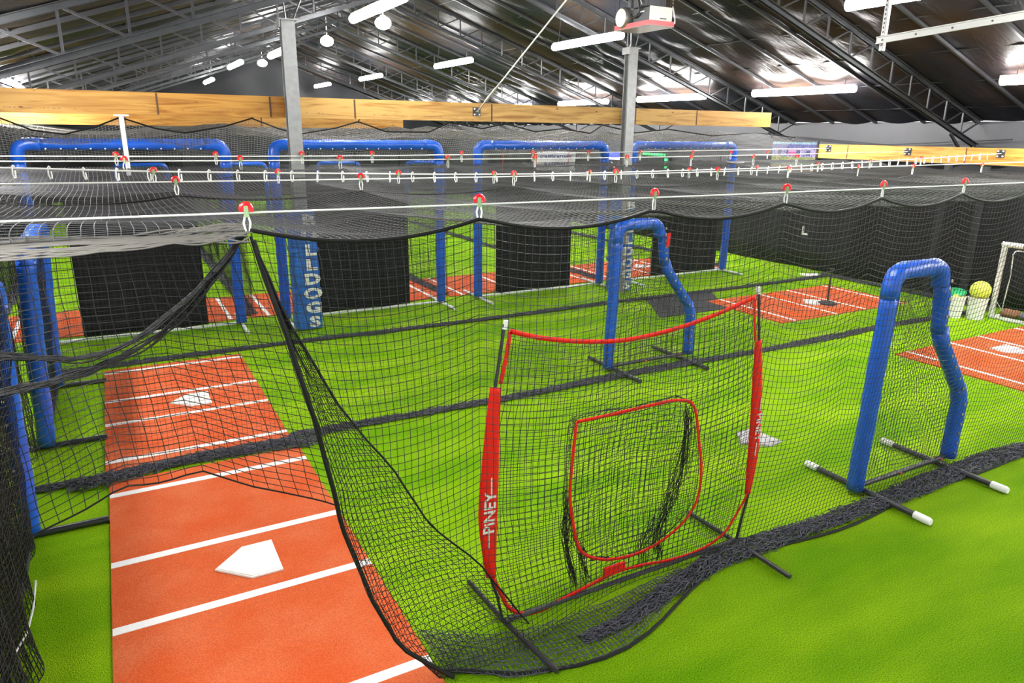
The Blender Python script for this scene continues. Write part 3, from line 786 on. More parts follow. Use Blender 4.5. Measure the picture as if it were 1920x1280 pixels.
pocket = [(2.35, 1.32), (2.62, 1.32), (2.93, 1.325), (3.16, 1.32), (3.32, 1.25), (3.40, .96), (3.445, .75), (3.44, .53), (3.35, .38), (3.16, .27), (2.93, .22), (2.69, .24), (2.51, .31), (2.41, .41), (2.36, .58), (2.32, .82), (2.33, 1.08), (2.35, 1.32)]
ribbon('pocket_rim', pocket, .022)
bb = MB(); bb.tube([(1.86, 0, .045), (3.88, 0, .045)], .017, 8); bb.build('base_bar', M['pipe'], t)
for xa in (1.86, 3.88):
    bb = MB(); bb.tube([(xa + .06 * (1 if xa < 3 else 0), -.52, .03), (xa, 0, .03), (xa - .02, .50, .03)], .018, 8); bb.build('foot', M['pipe'], t)
X, Z = cellgrid(0, 1, 0, 1, .0225)
Zt = 1.965 - .16 * (1 - (2 * X - 1) ** 2)
zl = .05 + Z * (Zt - .05)
def lerp_poly(pl, z):
    zs = [p[1] for p in pl]; xs_ = [p[0] for p in pl]; return np.interp(z, zs, xs_)
xl = lerp_poly(poleL, zl) + .05; xr = lerp_poly(poleR, zl) - .04
xx = xl + X * (xr - xl)
bulge = np.exp(-((xx - 2.88) / .75) ** 2 - ((zl - .75) / .6) ** 2)
P = np.stack([xx + .010 * wob(X * 8, Z * 8, 1.3, 3), .02 + .05 * bulge + .02 * wob(X * 5, Z * 5, 1.2, 4), zl + .015 * wob(X * 6, Z * 6, 1.1, 5)], -1)
netobj('net', P, .0021, M['net'], t)
# the pocket: a bag of square net that hangs behind the rim and sags below it
pk = np.array(smooth([(x, 0, z) for x, z in pocket], 8))[:, [0, 2]]
X, Z = cellgrid(2.30, 3.46, .20, 1.34, .043)
lo, hi = np.zeros_like(Z), np.zeros_like(Z)
for k, z in enumerate(np.clip(Z[0], .235, 1.318)):
    xs_ = []
    for (xa, za), (xb, zb) in zip(pk, np.roll(pk, -1, 0)):
        if (za - z) * (zb - z) <= 0 and za != zb: xs_.append(xa + (xb - xa) * (z - za) / (zb - za))
    lo[:, k], hi[:, k] = (min(xs_), max(xs_)) if xs_ else (2.6, 2.8)
Xc = np.clip(X, lo, hi)
dist = np.minimum(np.minimum(Xc - lo, hi - Xc), np.minimum(1.33 - Z, (Z - .2) * .8))
dist = np.maximum(dist, 0); dp = .17 * (1 - np.exp(-dist / .05))
low = np.clip((.95 - Z) / .7, 0, 1)
G = np.stack([Xc + .010 * wob(X * 9, Z * 9, 1.2, 8), .03 + dp + .03 * wob(X * 4, Z * 4, 1.2, 9) * (dist > .02), np.maximum(.05, Z - 1.15 * dp * low + .012 * wob(X * 9, Z * 9, 1.2, 10))], -1)
netobj('pocket_net', G, .0020, M['net'], t)

# ------------------------------------------------------------------ cage nets
CELL = .0445
def scallop(x, hooks, dip):
    o = np.zeros_like(x)
    for a, e_ in zip(hooks, hooks[1:]):
        u = (x - a) / (e_ - a); o = np.where((u >= 0) & (u <= 1), 4 * u * (1 - u), o)
    return dip * o
HA = [.48, 1.56, 2.65, 3.71, 4.67, 5.64, 6.62, 7.6, 8.6, 9.6, 10.6, 11.6, 12.6, 13.6]
HB = [-.95, .5, 2.15, 3.86, 5.24, 6.86, 8.17, 9.65, 10.96, 12.85, 13.9]
HC = [.36, 1.46, 2.71, 3.86, 5.2, 6.81, 8.08, 9.36, 10.57, 11.89]
HD = [.19, 1.57, 2.9, 4.5, 5.94, 7.63, 8.93, 10.3, 11.32]
HE = [.11, 1.35, 2.55, 3.63, 5.17, 6.54, 7.72, 8.92, 10.24, 11.28, 12.35]
ZA, ZB, ZC = 2.635, 2.475, 2.44
def topA(x): return ZA - scallop(x, HA, .075)
def topB(x): return ZB - scallop(x, HB, .06)

def pile(name, parent, xs, yc, wd, h, seed, layers=3, m='pile', r=.0035, calm=1.):
    """net bunched on the floor along a line"""
    xs = np.asarray(xs); yc = np.asarray(yc); wd = np.broadcast_to(np.asarray(wd, float), xs.shape)[:, None]; Vs, Fs, o = [], [], 0
    for L in range(layers):
        nv = 10; v = np.linspace(0, 1, nv)
        X, V = np.meshgrid(xs, v, indexing='ij'); YC = np.repeat(yc[:, None], nv, 1)
        ww = wd * (1 + .45 * calm * wob(X * 1.2, V, 1, seed + 50))
        Y = YC + (V - .5) * ww + .35 * wd * calm * wob(X * 2.2, V * 2, 1.3, seed + L) * .5
        Zz = .012 + h * (.5 + .5 * np.sin(V * PI)) * (.45 + .55 * np.abs(wob(X * 5, V * 4, 1.5, seed + 10 + L)) * 1.6)
        P = np.stack([X + .05 * calm * wob(X * 4, V * 5, 1.7, seed + 20 + L), Y, np.maximum(Zz, .008)], -1) + .010 * calm * np.random.default_rng(seed + L).standard_normal((len(xs), nv, 3))
        P[..., 2] = np.maximum(P[..., 2], .006)
        for Q in (P, np.ascontiguousarray(P.transpose(1, 0, 2))):
            a, f = strands(Q, r); Vs.append(a); Fs.append(f + o); o += len(a)
    return link(name, fast_mesh(name, np.concatenate(Vs), np.concatenate(Fs), M[m]), parent)

# --- front net, with its loose left edge pulled across the floor
tA = thing('cage_net', 'nearest hanging black cage net, right of the first red pulley', 'net', 'hanging cage nets')
zs_e = [0.02, .33, .66, 1.2, 1.7, 2.24, 2.64]; xe = [1.38, 1.07, .93, .79, .70, .58, .48]
def edgeX(z): return np.interp(z, zs_e, xe)
us = np.arange(0, 13.4, CELL); nz = 60; vs_ = np.linspace(0, 1, nz)
U, Vv = np.meshgrid(us, vs_, indexing='ij')
xt = .48 + U; Zt = topA(xt); Zb = .03
Zz = Zb + Vv * (Zt - Zb)
e0 = edgeX(Zz) - .48
xx = .48 + U + e0 * np.exp(-U / .55) + .012 * wob(U * 2, Zz * 3, 1.2, 31)
yy = 3.15 + .20 * (1 - Vv) ** 1.5 * (1 - .9 * np.exp(-U / .35)) + .05 * wob(U * 1.1, Zz * 1.4, 1.0, 32) * (1 - Vv ** 4) - .22 * np.exp(-((U - 1.0) / .8) ** 2) * np.exp(-(Zz / .5) ** 2)
zz = Zz + .012 * wob(U * 3, Zz * 2, 1.1, 33) * (1 - Vv ** 6) + .05 * np.sin(PI * (1 - Vv)) * scallop(xt, HA, -1)
P = np.stack([xx, yy, zz], -1)
netobj('net_panel', P, .0019, M['net'], tA)
hem('edge_rope', [tuple(p) for p in P[0, ::2]], .013, tA)
hem('top_rope', [tuple(p) for p in P[::2, -1]], .010, tA)
# second layer folded back from the edge to a slanting fold line
zf = [0.02, .59, .96, 1.33, 1.76, 2.24, 2.62]; xf = [2.0, 1.62, 1.30, 1.11, .83, .60, .485]
nu = 17
Uf, Vf = np.meshgrid(np.linspace(0, 1, nu), np.linspace(0, 1, 72), indexing='ij')
Zf = .03 + Vf * 2.58
Xf = edgeX(Zf) + (np.interp(Zf, zf, xf) - edgeX(Zf)) * Uf
Yf = 3.14 + .22 * np.sin(PI * Uf * .9) * (1 - Vf) ** .8 + .10 * Uf * (1 - Vf) + .02 * wob(Uf * 4, Zf * 3, 1.2, 35)
Pf = np.stack([Xf + .02 * wob(Uf * 3, Zf * 3, 1.2, 34), Yf, Zf], -1)
netobj('folded_flap', Pf, .0021, M['net'], tA)
hem('fold_rope', [tuple(p) for p in Pf[-1, ::3]], .006, tA)
xs = np.arange(1.35, 13.6, .030)
ya = 3.33 - .30 * np.exp(-((xs - 2.2) / .9) ** 2) + .03 * np.sin(xs * 2.1) + np.where(xs < 1.7, (1.7 - xs) * .3, 0)
xl_ = xs < 3.3; xm_ = xs > 2.2
fr = np.clip((xs[xm_] - 2.2) / 1.0, 0, 1)
pile('bunched_bottom', tA, xs[xm_], ya[xm_] - .05 + .10 * (1 - fr), .06 + .12 * fr, .045, 41, 3)
fr = np.clip((3.3 - xs[xl_]) / .9, 0, 1)
pile('spread_bottom', tA, xs[xl_], ya[xl_] - .02 + .08 * fr, .16 + .24 * fr, .02, 47, 2, r=.0022, calm=.35)
hem('bottom_rope', [(float(x), float(y) - .14 - .03 * math.sin(x * 3), .012) for x, y in zip(xs[::6], ya[::6])], .012, tA)

def gathered(name, pts, r, seed, count, cord, parent, m):
    P0 = np.array(smooth(pts, 10)); n = len(P0); q = np.random.default_rng(seed)
    lines = []
    for k in range(count):
        a0 = q.uniform(0, 6.28); rr = r * math.sqrt(q.uniform(.05, 1)); tw = q.uniform(-.25, .25)
        ang = a0 + tw * np.arange(n); wv_ = 1 + .5 * np.sin(np.arange(n) * .35 + a0)
        lines.append(P0 + np.stack([np.cos(ang) * .6, np.sin(ang) * .8, np.sin(ang)], -1) * rr * wv_[:, None])
    a, f = strands(np.array(lines), cord)
    return link(name, fast_mesh(name, a, f, M[m]), parent)
# --- left part of the same line, drawn up like a curtain
sock = bpy.data.objects['sock_net']
for pts, rr, sd, ct in (([(2.37, .10, .75), (2.39, .14, .5), (2.43, .16, .28), (2.46, .12, .06)], .04, 5, 26), ([(2.52, .12, .33), (2.55, .15, .2), (2.58, .12, .05)], .05, 6, 18),
                        ([(3.36, .08, 1.15), (3.38, .12, .8), (3.33, .16, .5), (3.24, .16, .25), (3.20, .12, .05)], .05, 7, 26), ([(3.18, .12, .30), (3.10, .15, .18), (3.05, .12, .05)], .06, 8, 18)):
    gathered('pocket_net_fold', pts, rr, sd, ct, .0022, sock, 'net')
tL = thing('cage_net', 'black net drawn up like a curtain over the two left mats', 'net', 'hanging cage nets')
us = np.arange(0, 1.55, .048); nz = 34
U, Vv = np.meshgrid(us, np.linspace(0, 1, nz), indexing='ij')
xt = -1.05 + U
zb = np.interp(xt, [-1.05, -.6, -.2, .05, .2, .3, .5], [1.05, 1.35, 1.62, 1.60, 1.44, 1.35, 1.17])
zt = 2.62 - .012 * np.sin(PI * U / 1.5)
Zz = zb + Vv * (zt - zb)
xx = xt + (1 - Vv) * np.interp(xt, [-1.05, -.5, 0, .48], [.0, .05, .12, .34]) + .022 * wob(U * 4, Vv * 4, 1.3, 51)
yy = 3.18 + .12 * np.sin(U * 5) * (1 - Vv) + .06 * wob(U * 3, Vv * 3, 1.2, 52) * (1 - Vv ** 3)
P = np.stack([xx, yy, Zz + .02 * wob(U * 5, Vv * 5, 1.1, 53) * (1 - Vv)], -1)
netobj('net_panel', P, .0020, M['net'], tL)
hem('bottom_edge', [tuple(p) for p in P[:, 0]], .004, tL)
gathered('top_roll', [(-1.1, 3.15, 2.615), (-.6, 3.14, 2.61), (0, 3.14, 2.612), (.3, 3.15, 2.622), (.48, 3.15, 2.635)], .030, 8, 26, .0042, tL, 'roll')
# gathered swags that tie the drawn up net back to the first pulley
def swag(label, pts, r, seed):
    tt = thing('net_tieback', label, 'net', 'gathered net swags')
    gathered('gathered_cords', pts, r, seed, 12, .0040, tt, 'net')
    return tt
swag('upper gathered net swag falling left from the first red pulley', [(.47, 3.18, 2.62), (.33, 3.2, 2.46), (.17, 3.2, 2.32), (0, 3.2, 2.205), (-.16, 3.2, 2.155), (-.30, 3.2, 2.17), (-.47, 3.2, 2.21), (-.9, 3.25, 2.3)], .012, 3)
swag('lower gathered net swag from the first red pulley to the blue side screens', [(.46, 3.2, 2.61), (.28, 3.22, 2.37), (.08, 3.24, 2.19), (-.11, 3.24, 2.11), (-.28, 3.22, 2.08), (-.47, 3.2, 2.05), (-.9, 3.2, 2.0)], .014, 4)

# --- end net along the left side
tE = thing('cage_net', 'dense black end net falling along the left edge in front', 'net', 'hanging cage nets')
Y, Zz = cellgrid(3.2, 6.1, 0.02, 2.55, .042)
xb = np.interp(Y, [3.2, 4.25, 4.77, 5.3, 5.9, 6.1], [-.66, -.74, -.79, -.86, -.87, -.9])
P = np.stack([xb - .16 * (Zz / 2.55) + .05 * np.sin(Y * 9) * (1 - Zz / 3) + .04 * wob(Y * 3, Zz * 2, 1.2, 61), Y, Zz + .02 * wob(Y * 5, Zz * 3, 1.2, 62)], -1)
netobj('net_panel', P, .0034, M['net'], tE)
P2 = P.copy(); P2[..., 0] -= .06 + .04 * wob(Y * 4, Zz * 3, 1.2, 66); P2[..., 1] += .03
netobj('net_fold', P2, .0034, M['net'], tE)
hem('white_lacing', [(-.80, 5.3, .03), (-.78, 4.9, .07), (-.77, 4.5, .16), (-.78, 4.1, .30)], .007, tE, 'wpipe', 6)
tE2 = thing('cage_net', 'black end net between the blue side screens at left', 'net', 'hanging cage nets')
Y, Zz = cellgrid(6.1, 11.4, 0.03, 2.5, .05)
P = np.stack([-1.0 + .07 * np.sin(Y * 6) + .06 * wob(Y * 2, Zz * 2, 1.2, 63), Y, Zz + .02 * wob(Y * 5, Zz * 3, 1.2, 64)], -1)
netobj('net_panel', P, .0030, M['net'], tE2)

# --- second and third lines of nets
def row_net(label, y, x0, x1, topf, seed, yc, pw, r=.0025):
    tt = thing('cage_net', label, 'net', 'hanging cage nets')
    us = np.arange(x0, x1, CELL); nz = 57
    U, Vv = np.meshgrid(us, np.linspace(0, 1, nz), indexing='ij')
    Zt = topf(U); Zz = .03 + Vv * (Zt - .03)
    P = np.stack([U + .014 * wob(U * 2, Zz * 2, 1.2, seed), y + .05 * wob(U * 1.2, Zz * 1.5, 1, seed + 1) * (1 - Vv ** 4), Zz + .015 * wob(U * 2, Zz * 2, 1.1, seed + 2) * (1 - Vv ** 6)], -1)
    netobj('net_panel', P, r, M['net'], tt)
    hem('top_rope', [tuple(p) for p in P[::3, -1]], .009, tt)
    xs = np.arange(x0 - .0, x1, .03)
    pile('bunched_bottom', tt, xs, yc(xs), pw, .03, seed + 5, 3)
    return tt
row_net('second line of black cage net, behind the first red edged net', 6.97, -.9, 13.9, topB, 71, lambda x: 6.97 + .03 * np.sin(x * 1.3) - np.where(x < 1.3, .10, 0), .13, .0014)
row_net('third line of black cage net, in front of the big blue frames', 10.4, -1.0, 13.9, lambda x: ZC - scallop(x, [-1.0] + HD + [13.9], .05), 81, lambda x: 10.40 + .03 * np.sin(x), .11, .0013)
pile('bunched_net', None, np.arange(-.62, 1.5, .022), 6.80 + .06 * np.sin(np.arange(-.62, 1.5, .022) * 3), .20, .06, 91, 2)
tag(bpy.data.objects['bunched_net'], 'heap of black net lying where the two left mats meet', 'net')

# --- ceiling nets between the lines
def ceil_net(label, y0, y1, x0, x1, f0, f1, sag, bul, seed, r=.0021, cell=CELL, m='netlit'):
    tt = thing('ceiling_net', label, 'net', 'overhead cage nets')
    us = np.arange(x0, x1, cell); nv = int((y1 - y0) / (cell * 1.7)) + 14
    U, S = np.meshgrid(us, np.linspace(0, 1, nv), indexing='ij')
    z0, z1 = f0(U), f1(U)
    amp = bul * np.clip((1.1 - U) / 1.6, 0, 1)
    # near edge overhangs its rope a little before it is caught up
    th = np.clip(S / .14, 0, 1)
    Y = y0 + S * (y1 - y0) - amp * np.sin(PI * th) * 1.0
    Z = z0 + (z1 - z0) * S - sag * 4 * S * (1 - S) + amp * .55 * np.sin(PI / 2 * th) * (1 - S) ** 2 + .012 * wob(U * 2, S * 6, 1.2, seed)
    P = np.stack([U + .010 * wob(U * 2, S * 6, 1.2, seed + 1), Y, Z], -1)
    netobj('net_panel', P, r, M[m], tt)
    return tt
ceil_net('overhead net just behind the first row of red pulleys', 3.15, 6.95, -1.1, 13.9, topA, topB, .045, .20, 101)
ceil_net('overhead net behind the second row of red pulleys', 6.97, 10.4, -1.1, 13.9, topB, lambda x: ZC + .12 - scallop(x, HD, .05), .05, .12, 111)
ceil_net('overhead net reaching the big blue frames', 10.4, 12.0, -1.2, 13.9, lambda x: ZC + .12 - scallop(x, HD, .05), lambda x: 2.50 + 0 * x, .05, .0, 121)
# end net at the right, along the wall
tt = thing('cage_net', 'black end net along the dark right wall curtain', 'net', 'hanging cage nets')
Y, Zz = cellgrid(6.9, 10.6, .03, 2.45, .05)
netobj('net_panel', np.stack([13.95 + .05 * wob(Y * 2, Zz * 2, 1.2, 130), Y, Zz], -1), .0026, M['net'], tt)
ys = np.arange(6.9, 10.6, .03)
o = pile('bunched_bottom', tt, ys, np.zeros_like(ys), .14, .05, 133, 2)
o.rotation_euler = (0, 0, PI / 2); o.location = (13.95, 0, 0)

# ------------------------------------------------------------------ cables, pulleys and hooks
def cable(label, pts, r):
    bb = MB(); bb.tube(smooth(pts, 8), r, 7); return tag(bb.build('support_cable', M['cable']), label, 'cable', 'white support cables')
cable('front white cable carrying the first row of red pulleys', [(-2.65, 3.15, 2.725), (3, 3.15, 2.70), (14.25, 3.15, 2.70)], .0042)
cable('second white cable back, carrying a row of red pulleys', [(-2.65, 6.95, 2.62), (5, 6.95, 2.58), (14.25, 6.95, 2.645)], .0065)
def ropeC(x): return float(np.interp(x, [-2.65, -.78, .09, 1.56, 3.62, 5.06, 8.16, 11.31, 14.2], [2.78, 2.71, 2.67, 2.63, 2.58, 2.57, 2.59, 2.68, 2.77]))
cable('sagging white rope with many snap hooks, third cable back', [(x, 7.42, ropeC(x)) for x in np.linspace(-2.65, 14.2, 18)], .0075)
def yD(x): return 10.4 - max(0, x - 2) * .1
cable('fourth white cable back, ending at the middle bracket of the right beam', [(x, yD(x), z) for x, z in ((-2.65, 2.66), (2, 2.635), (8, 2.665), (14.22, 2.76))], .008)
cable('farthest white cable, just before the big blue frames', [(-2.65, 11.1, 2.70), (4, 11.1, 2.67), (14.22, 11.1, 2.78)], .008)

pb = thing('net_pulley', 'x', 'pulley', 'x')
bb = MB(); bb.tube([(0.019 * math.cos(a), 0, .019 * math.sin(a)) for a in np.linspace(-.6, PI + .6, 12)], .0105, 8); bb.build('red_wheel', M['redplastic'], pb)
bb = MB(); bb.box((-.009, -.008, -.035), (.009, .008, .012)); bb.build('clip', M['greenclip'], pb, False)
bb = MB(); bb.tube([(-.004, 0, -.02), (-.014, -.004, -.06), (-.006, 0, -.10), (.006, 0, -.10), (.012, .004, -.06), (.004, 0, -.02)], .0045, 6); bb.build('loop', M['cable'], pb)
used = [False]
def pulley(x, y, z, label, group, rz=0., sc=1.):
    if not used[0]:
        o = pb; o['label'] = label; o['group'] = group; o.location = (x, y, z); o.rotation_euler = (0, 0, rz); used[0] = True
    else: o = dup(pb, (x, y, z), rz, label, group)
    o.scale = (sc,) * 3
    return o
for i, x in enumerate(HA[:7]): pulley(x, 3.15, 2.725, f'red pulley on the front cable, {nth(i)} from the left', 'red pulleys on the front cable', random.uniform(-.5, .3), 1.0)
for i, x in enumerate(HB[1:-1]): pulley(x, 6.95, 2.61 + .00002 * x, f'red pulley on the second cable, {nth(i)} from the left', 'red pulleys on the second cable', random.uniform(-.4, .4), 1.25)
for i, x in enumerate(HC): pulley(x, 7.42, ropeC(x) + .01, f'red pulley on the sagging hook rope, {nth(i)} from the left', 'red pulleys on the sagging rope', random.uniform(-.4, .4), 1.1)
for i, x in enumerate(HD): pulley(x, yD(x), 2.665, f'red pulley on the fourth cable, {nth(i)} from the left', 'red pulleys on the fourth cable', random.uniform(-.4, .4), 1.5)
for i, x in enumerate(HE): pulley(x, 11.1, 2.70, f'red pulley on the farthest cable, {nth(i)} from the left', 'red pulleys on the farthest cable', random.uniform(-.4, .4), 1.4)
hk = MB(); hk.tube([(0.012, 0, .012), (0, 0, .022), (-.010, 0, .010), (-.014, 0, -.05), (-.004, 0, -.085), (.010, 0, -.078), (.012, 0, -.02)], .0065, 6)
me_hk = hk.mesh('snap_hook', M['wplastic'])
xh = list(np.arange(-.7, 8.2, .255)) + list(np.arange(8.3, 13.9, .23))
for i, x in enumerate(xh):
    o = link('snap_hook', me_hk, None, (float(x), 7.42, ropeC(x))); o.rotation_euler = (random.uniform(-.15, .15), 0, random.uniform(-1, 1))
    tag(o, f'white snap hook on the sagging rope, {nth(i)} from the left', 'hook', 'white snap hooks on the sagging rope')

# ------------------------------------------------------------------ swagged net under the long beam and the far tunnels
SW = [(-1.6, 3.2), (-1.15, 3.15), (-.82, 3.0), (-.46, 2.95), (-.08, 3.05), (.23, 3.18), (.65, 3.04), (1.03, 2.98), (1.58, 3.08), (1.97, 3.2), (2.35, 3.06), (2.66, 2.98), (3.25, 3.08), (3.59, 3.18), (4.05, 3.03), (4.8, 3.03), (5.2, 3.2), (5.81, 3.10), (6.29, 3.19), (6.9, 3.06), (7.47, 3.12), (8.08, 3.04), (8.38, 3.2), (9.2, 3.06), (10.03, 3.14), (11.2, 3.02), (12.5, 3.1), (13.8, 3.0)]
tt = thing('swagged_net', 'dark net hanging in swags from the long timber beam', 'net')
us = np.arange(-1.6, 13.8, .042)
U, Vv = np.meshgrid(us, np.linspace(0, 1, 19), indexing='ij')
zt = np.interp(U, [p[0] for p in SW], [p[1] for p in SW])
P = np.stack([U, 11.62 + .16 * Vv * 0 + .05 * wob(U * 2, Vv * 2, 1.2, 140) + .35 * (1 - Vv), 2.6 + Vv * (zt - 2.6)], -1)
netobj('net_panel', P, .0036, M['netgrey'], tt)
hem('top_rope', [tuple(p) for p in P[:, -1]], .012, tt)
for i, (x, z) in enumerate(((.23, 3.18), (1.97, 3.2), (3.59, 3.18), (5.2, 3.2), (6.29, 3.19), (8.38, 3.2))):
    bb = MB(); bb.tube([(x, 11.62, z), (x, 11.5, 3.215)], .008, 5); bb.build('tie', M['rope'], tt)
# dividing nets of the far tunnels, which run away from the viewer
DV = (-1.85, 1.84, 5.41, 9.0, 12.6)
dl = ['far tunnel dividing net at the left end', 'far tunnel dividing net behind the left steel post', 'far tunnel dividing net between second and third big frames', 'far tunnel dividing net behind the right steel post', 'far tunnel dividing net at the right end']
for i, x in enumerate(DV):
    tt = thing('tunnel_net', dl[i], 'net', 'far tunnel dividing nets')
    Y, Zz = cellgrid(12.3, 30.0, .03, 3.05, .075)
    netobj('net_panel', np.stack([x + .05 * wob(Y * 1.2, Zz * 2, 1.1, 150 + i), Y, Zz], -1), .0035, M['net'], tt)
    ys = np.arange(12.4, 30, .05); o = pile('bunched_bottom', tt, ys, np.zeros_like(ys), .18, .05, 160 + i, 2, r=.005)
    o.rotation_euler = (0, 0, PI / 2); o.location = (x, 0, 0)
tt = thing('ceiling_net', 'overhead net over the far tunnels behind the big frames', 'net', 'overhead cage nets')
U, S = cellgrid(-1.85, 12.6, 12.2, 30, .11)
netobj('net_panel', np.stack([U, S, 3.14 - .20 * np.abs(np.sin((U + 1.85) * PI / 3.6)) - .06 * np.abs(np.sin(S * 1.7))], -1), .0045, M['roll'], tt)
# small far screens
def far_screen(label, x0, x1, y, h=1.95):
    t = thing('far_screen', label, 'screen', 'small far blue screens', ((x0 + x1) / 2, y, 0))
    hw = (x1 - x0) / 2; r = .08
    pad('frame_pad', bent([(-hw, 0, .05), (-hw, 0, h - r), (hw, 0, h - r), (hw, 0, .05)], .2), r, t, 200, .2, 8)
    bb = MB(); bb.tube([(-hw, 0, .05), (hw, 0, .05)], .03, 6); bb.build('base_bar', M['pipe'], t)
    for a in (-hw, hw):
        bb = MB(); bb.tube([(a, -.5, .03), (a, .5, .03)], .03, 6); bb.build('foot', M['pipe'], t)
far_screen('small far blue screen seen through the leftmost big frame', .18, 1.70, 27.0)
far_screen('small far blue screen between the two left big frames', 3.3, 4.9, 27.0)
far_screen('small far blue screen seen through the second big frame at its left', 6.75, 8.3, 27.0)
far_screen('small far blue screen seen through the second big frame at its right', 10.2, 11.8, 27.0)

# ------------------------------------------------------------------ right wall: curtain, screen, signs
tt = MB(); rows = []
for i in range(150):
    y = 2.0 + 26 * i / 149
    rows.append([(14.3 + .035 * math.sin(i * 1.05) + .03 * math.sin(i * .37), y, .01 + 2.54 * k / 6) for k in range(7)])
tt.grid(rows); o = tt.build('wall_curtain', M['blacksheet'], None, ang=180); o.modifiers.new('thick', 'SOLIDIFY').thickness = .01
tag(o, 'long black curtain hanging along the right wall under the timber beam', 'curtain')
for i, (y, z, h) in enumerate(((8.25, .0, 2.5), (7.55, 0, 2.5))):
    t_ = thing('curtain_pole', ['dark square pole before the right wall curtain, left of the near screen top', 'dark square pole before the right wall curtain, nearer the goal'][i], 'pole', 'dark poles along the right curtain', (14.12, y, 0))
    bb = MB(); bb.box((-.05, -.05, 0), (.05, .05, 2.54)); bb.build('shaft', M['rubber'], t_, False)
    bb = MB(); bb.box((-.09, -.09, 0), (.09, .09, .02)); bb.build('base_plate', M['rubber'], t_, False)
t = thing('wall_screen', 'flat television showing a colourful ball park scene at the end of the right beam', 'television', None, (14.2, 12.0, 2.57))
bb = MB(); bb.box((0, -.66, -.36), (.05, .66, .36)); bb.build('bezel', M['pipe'], t, False)
bb = MB(); W, H = 44, 26; colors = {}
q = random.Random(4); cm = []
def cmat(c):
    k = tuple(round(v, 1) for v in c)
    if k not in colors: mm = emis('screen colour', k, .85); mm.node_tree.nodes['Principled BSDF'].inputs['Base Color'].default_value = (.01, .01, .01, 1); colors[k] = (len(colors), mm)
    return colors[k][0]
for i in range(W):
    for j in range(H):
        u, v = i / W, j / H
        v = v * .32 / .47 if v < .47 else .32 + (v - .47) * .68 / .53
        if v > .86: c_ = (.3, .5, .8) if q.random() < .6 else (.5, .8, .8)
        elif v > .66: c_ = (.1, .1, .4) if q.random() < .6 else (.2, .2, .6)
        elif v > .40:
            k = int(u * 9)
            if .38 < u < .56: c_ = (.8, .1, .4) if v < .52 else (.8, .4, .7)
            elif k % 2: c_ = (.1, .1, .3) if (.06 < (u * 9) % 1 < .9 and v < .62) else (.7, .6, .9)
            else: c_ = (.7, .5, .9) if q.random() < .6 else (.2, .2, .5)
        elif v > .32: c_ = (.2, .2, .6) if q.random() < .6 else (.6, .6, .9)
        elif v > .22: c_ = (.3, .4, .1) if q.random() < .6 else (.7, .6, .3)
        elif v > .12: c_ = (.1, .3, .1) if q.random() < .7 else (.5, .5, .3)
        else: c_ = (.6, .3, .2) if q.random() < .7 else (.2, .3, .1)
        y0, y1 = .63 - 1.26 * u, .63 - 1.26 * (i + 1) / W; z0, z1 = -.33 + .66 * j / H, -.33 + .66 * (j + 1) / H
        bb.add([(-.003, y0, z0), (-.003, y1, z0), (-.003, y1, z1), (-.003, y0, z1)], [(0, 1, 2, 3)], cmat(c_))
bb.build('display', [m for _, m in sorted(colors.values(), key=lambda a: a[0])], t, False)
bb = MB(); bb.box((.05, -.1, -.1), (.10, .1, .1)); bb.build('wall_mount', M['pipe'], t, False)
t = thing('lit_sign', 'blue and white lit panel on the far right wall beside the right post', 'sign', None, (14.15, 18.9, 2.3))
bb = MB(); bb.box((0, -.45, -.35), (.08, .45, .2)); bb.build('cabinet', M['pipe'], t, False)
bb = MB(); bb.box((-.01, -.43, .03), (0, .43, .18)); bb.build('blue_panel', M['ledblue'], t, False)
bb = MB(); bb.box((-.01, -.40, -.05), (0, .40, .02)); bb.build('pale_panel', M['ledwhite'], t, False)
for k in range(7):
    bb = MB(); yy_ = .36 - .12 * k; bb.box((-.01, yy_ - .05, -.30 + .06 * (k % 3)), (0, yy_ + .02, -.24 + .06 * (k % 3))); bb.build('lit_mark', M['ledred'] if k % 2 else M['ledwhite'], t, False)
t = thing('lit_sign', 'green lit outline sign on the far right wall right of the right post', 'sign', None, (14.15, 16.9, 2.25))
for k in range(8):
    bb = MB(); bb.tube([(-.02, .55 - .13 * k, .22), (-.02, .55 - .13 * k - .07, .22)], .035, 6); bb.build('lit_dash', M['ledgreen'], t)
for k in range(6):
    bb = MB(); bb.tube([(-.02, -.5, .12 - .11 * k), (-.02, -.5, .05 - .11 * k)], .045, 6); bb.build('lit_dash', M['ledgreen'], t)
bb = MB(); bb.box((0, -.6, -.55), (.03, .62, .3)); bb.build('back_board', M['pipe'], t, False)
t = MB(); t.box((14.18, 11.42, .80), (14.2, 11.46, 1.0)); t.box((14.18, 11.30, .80), (14.2, 11.42, .84)); tag(t.build('wall_hook', M['wplastic'], None, False), 'small white L shaped hook on the dark right curtain', 'hook')

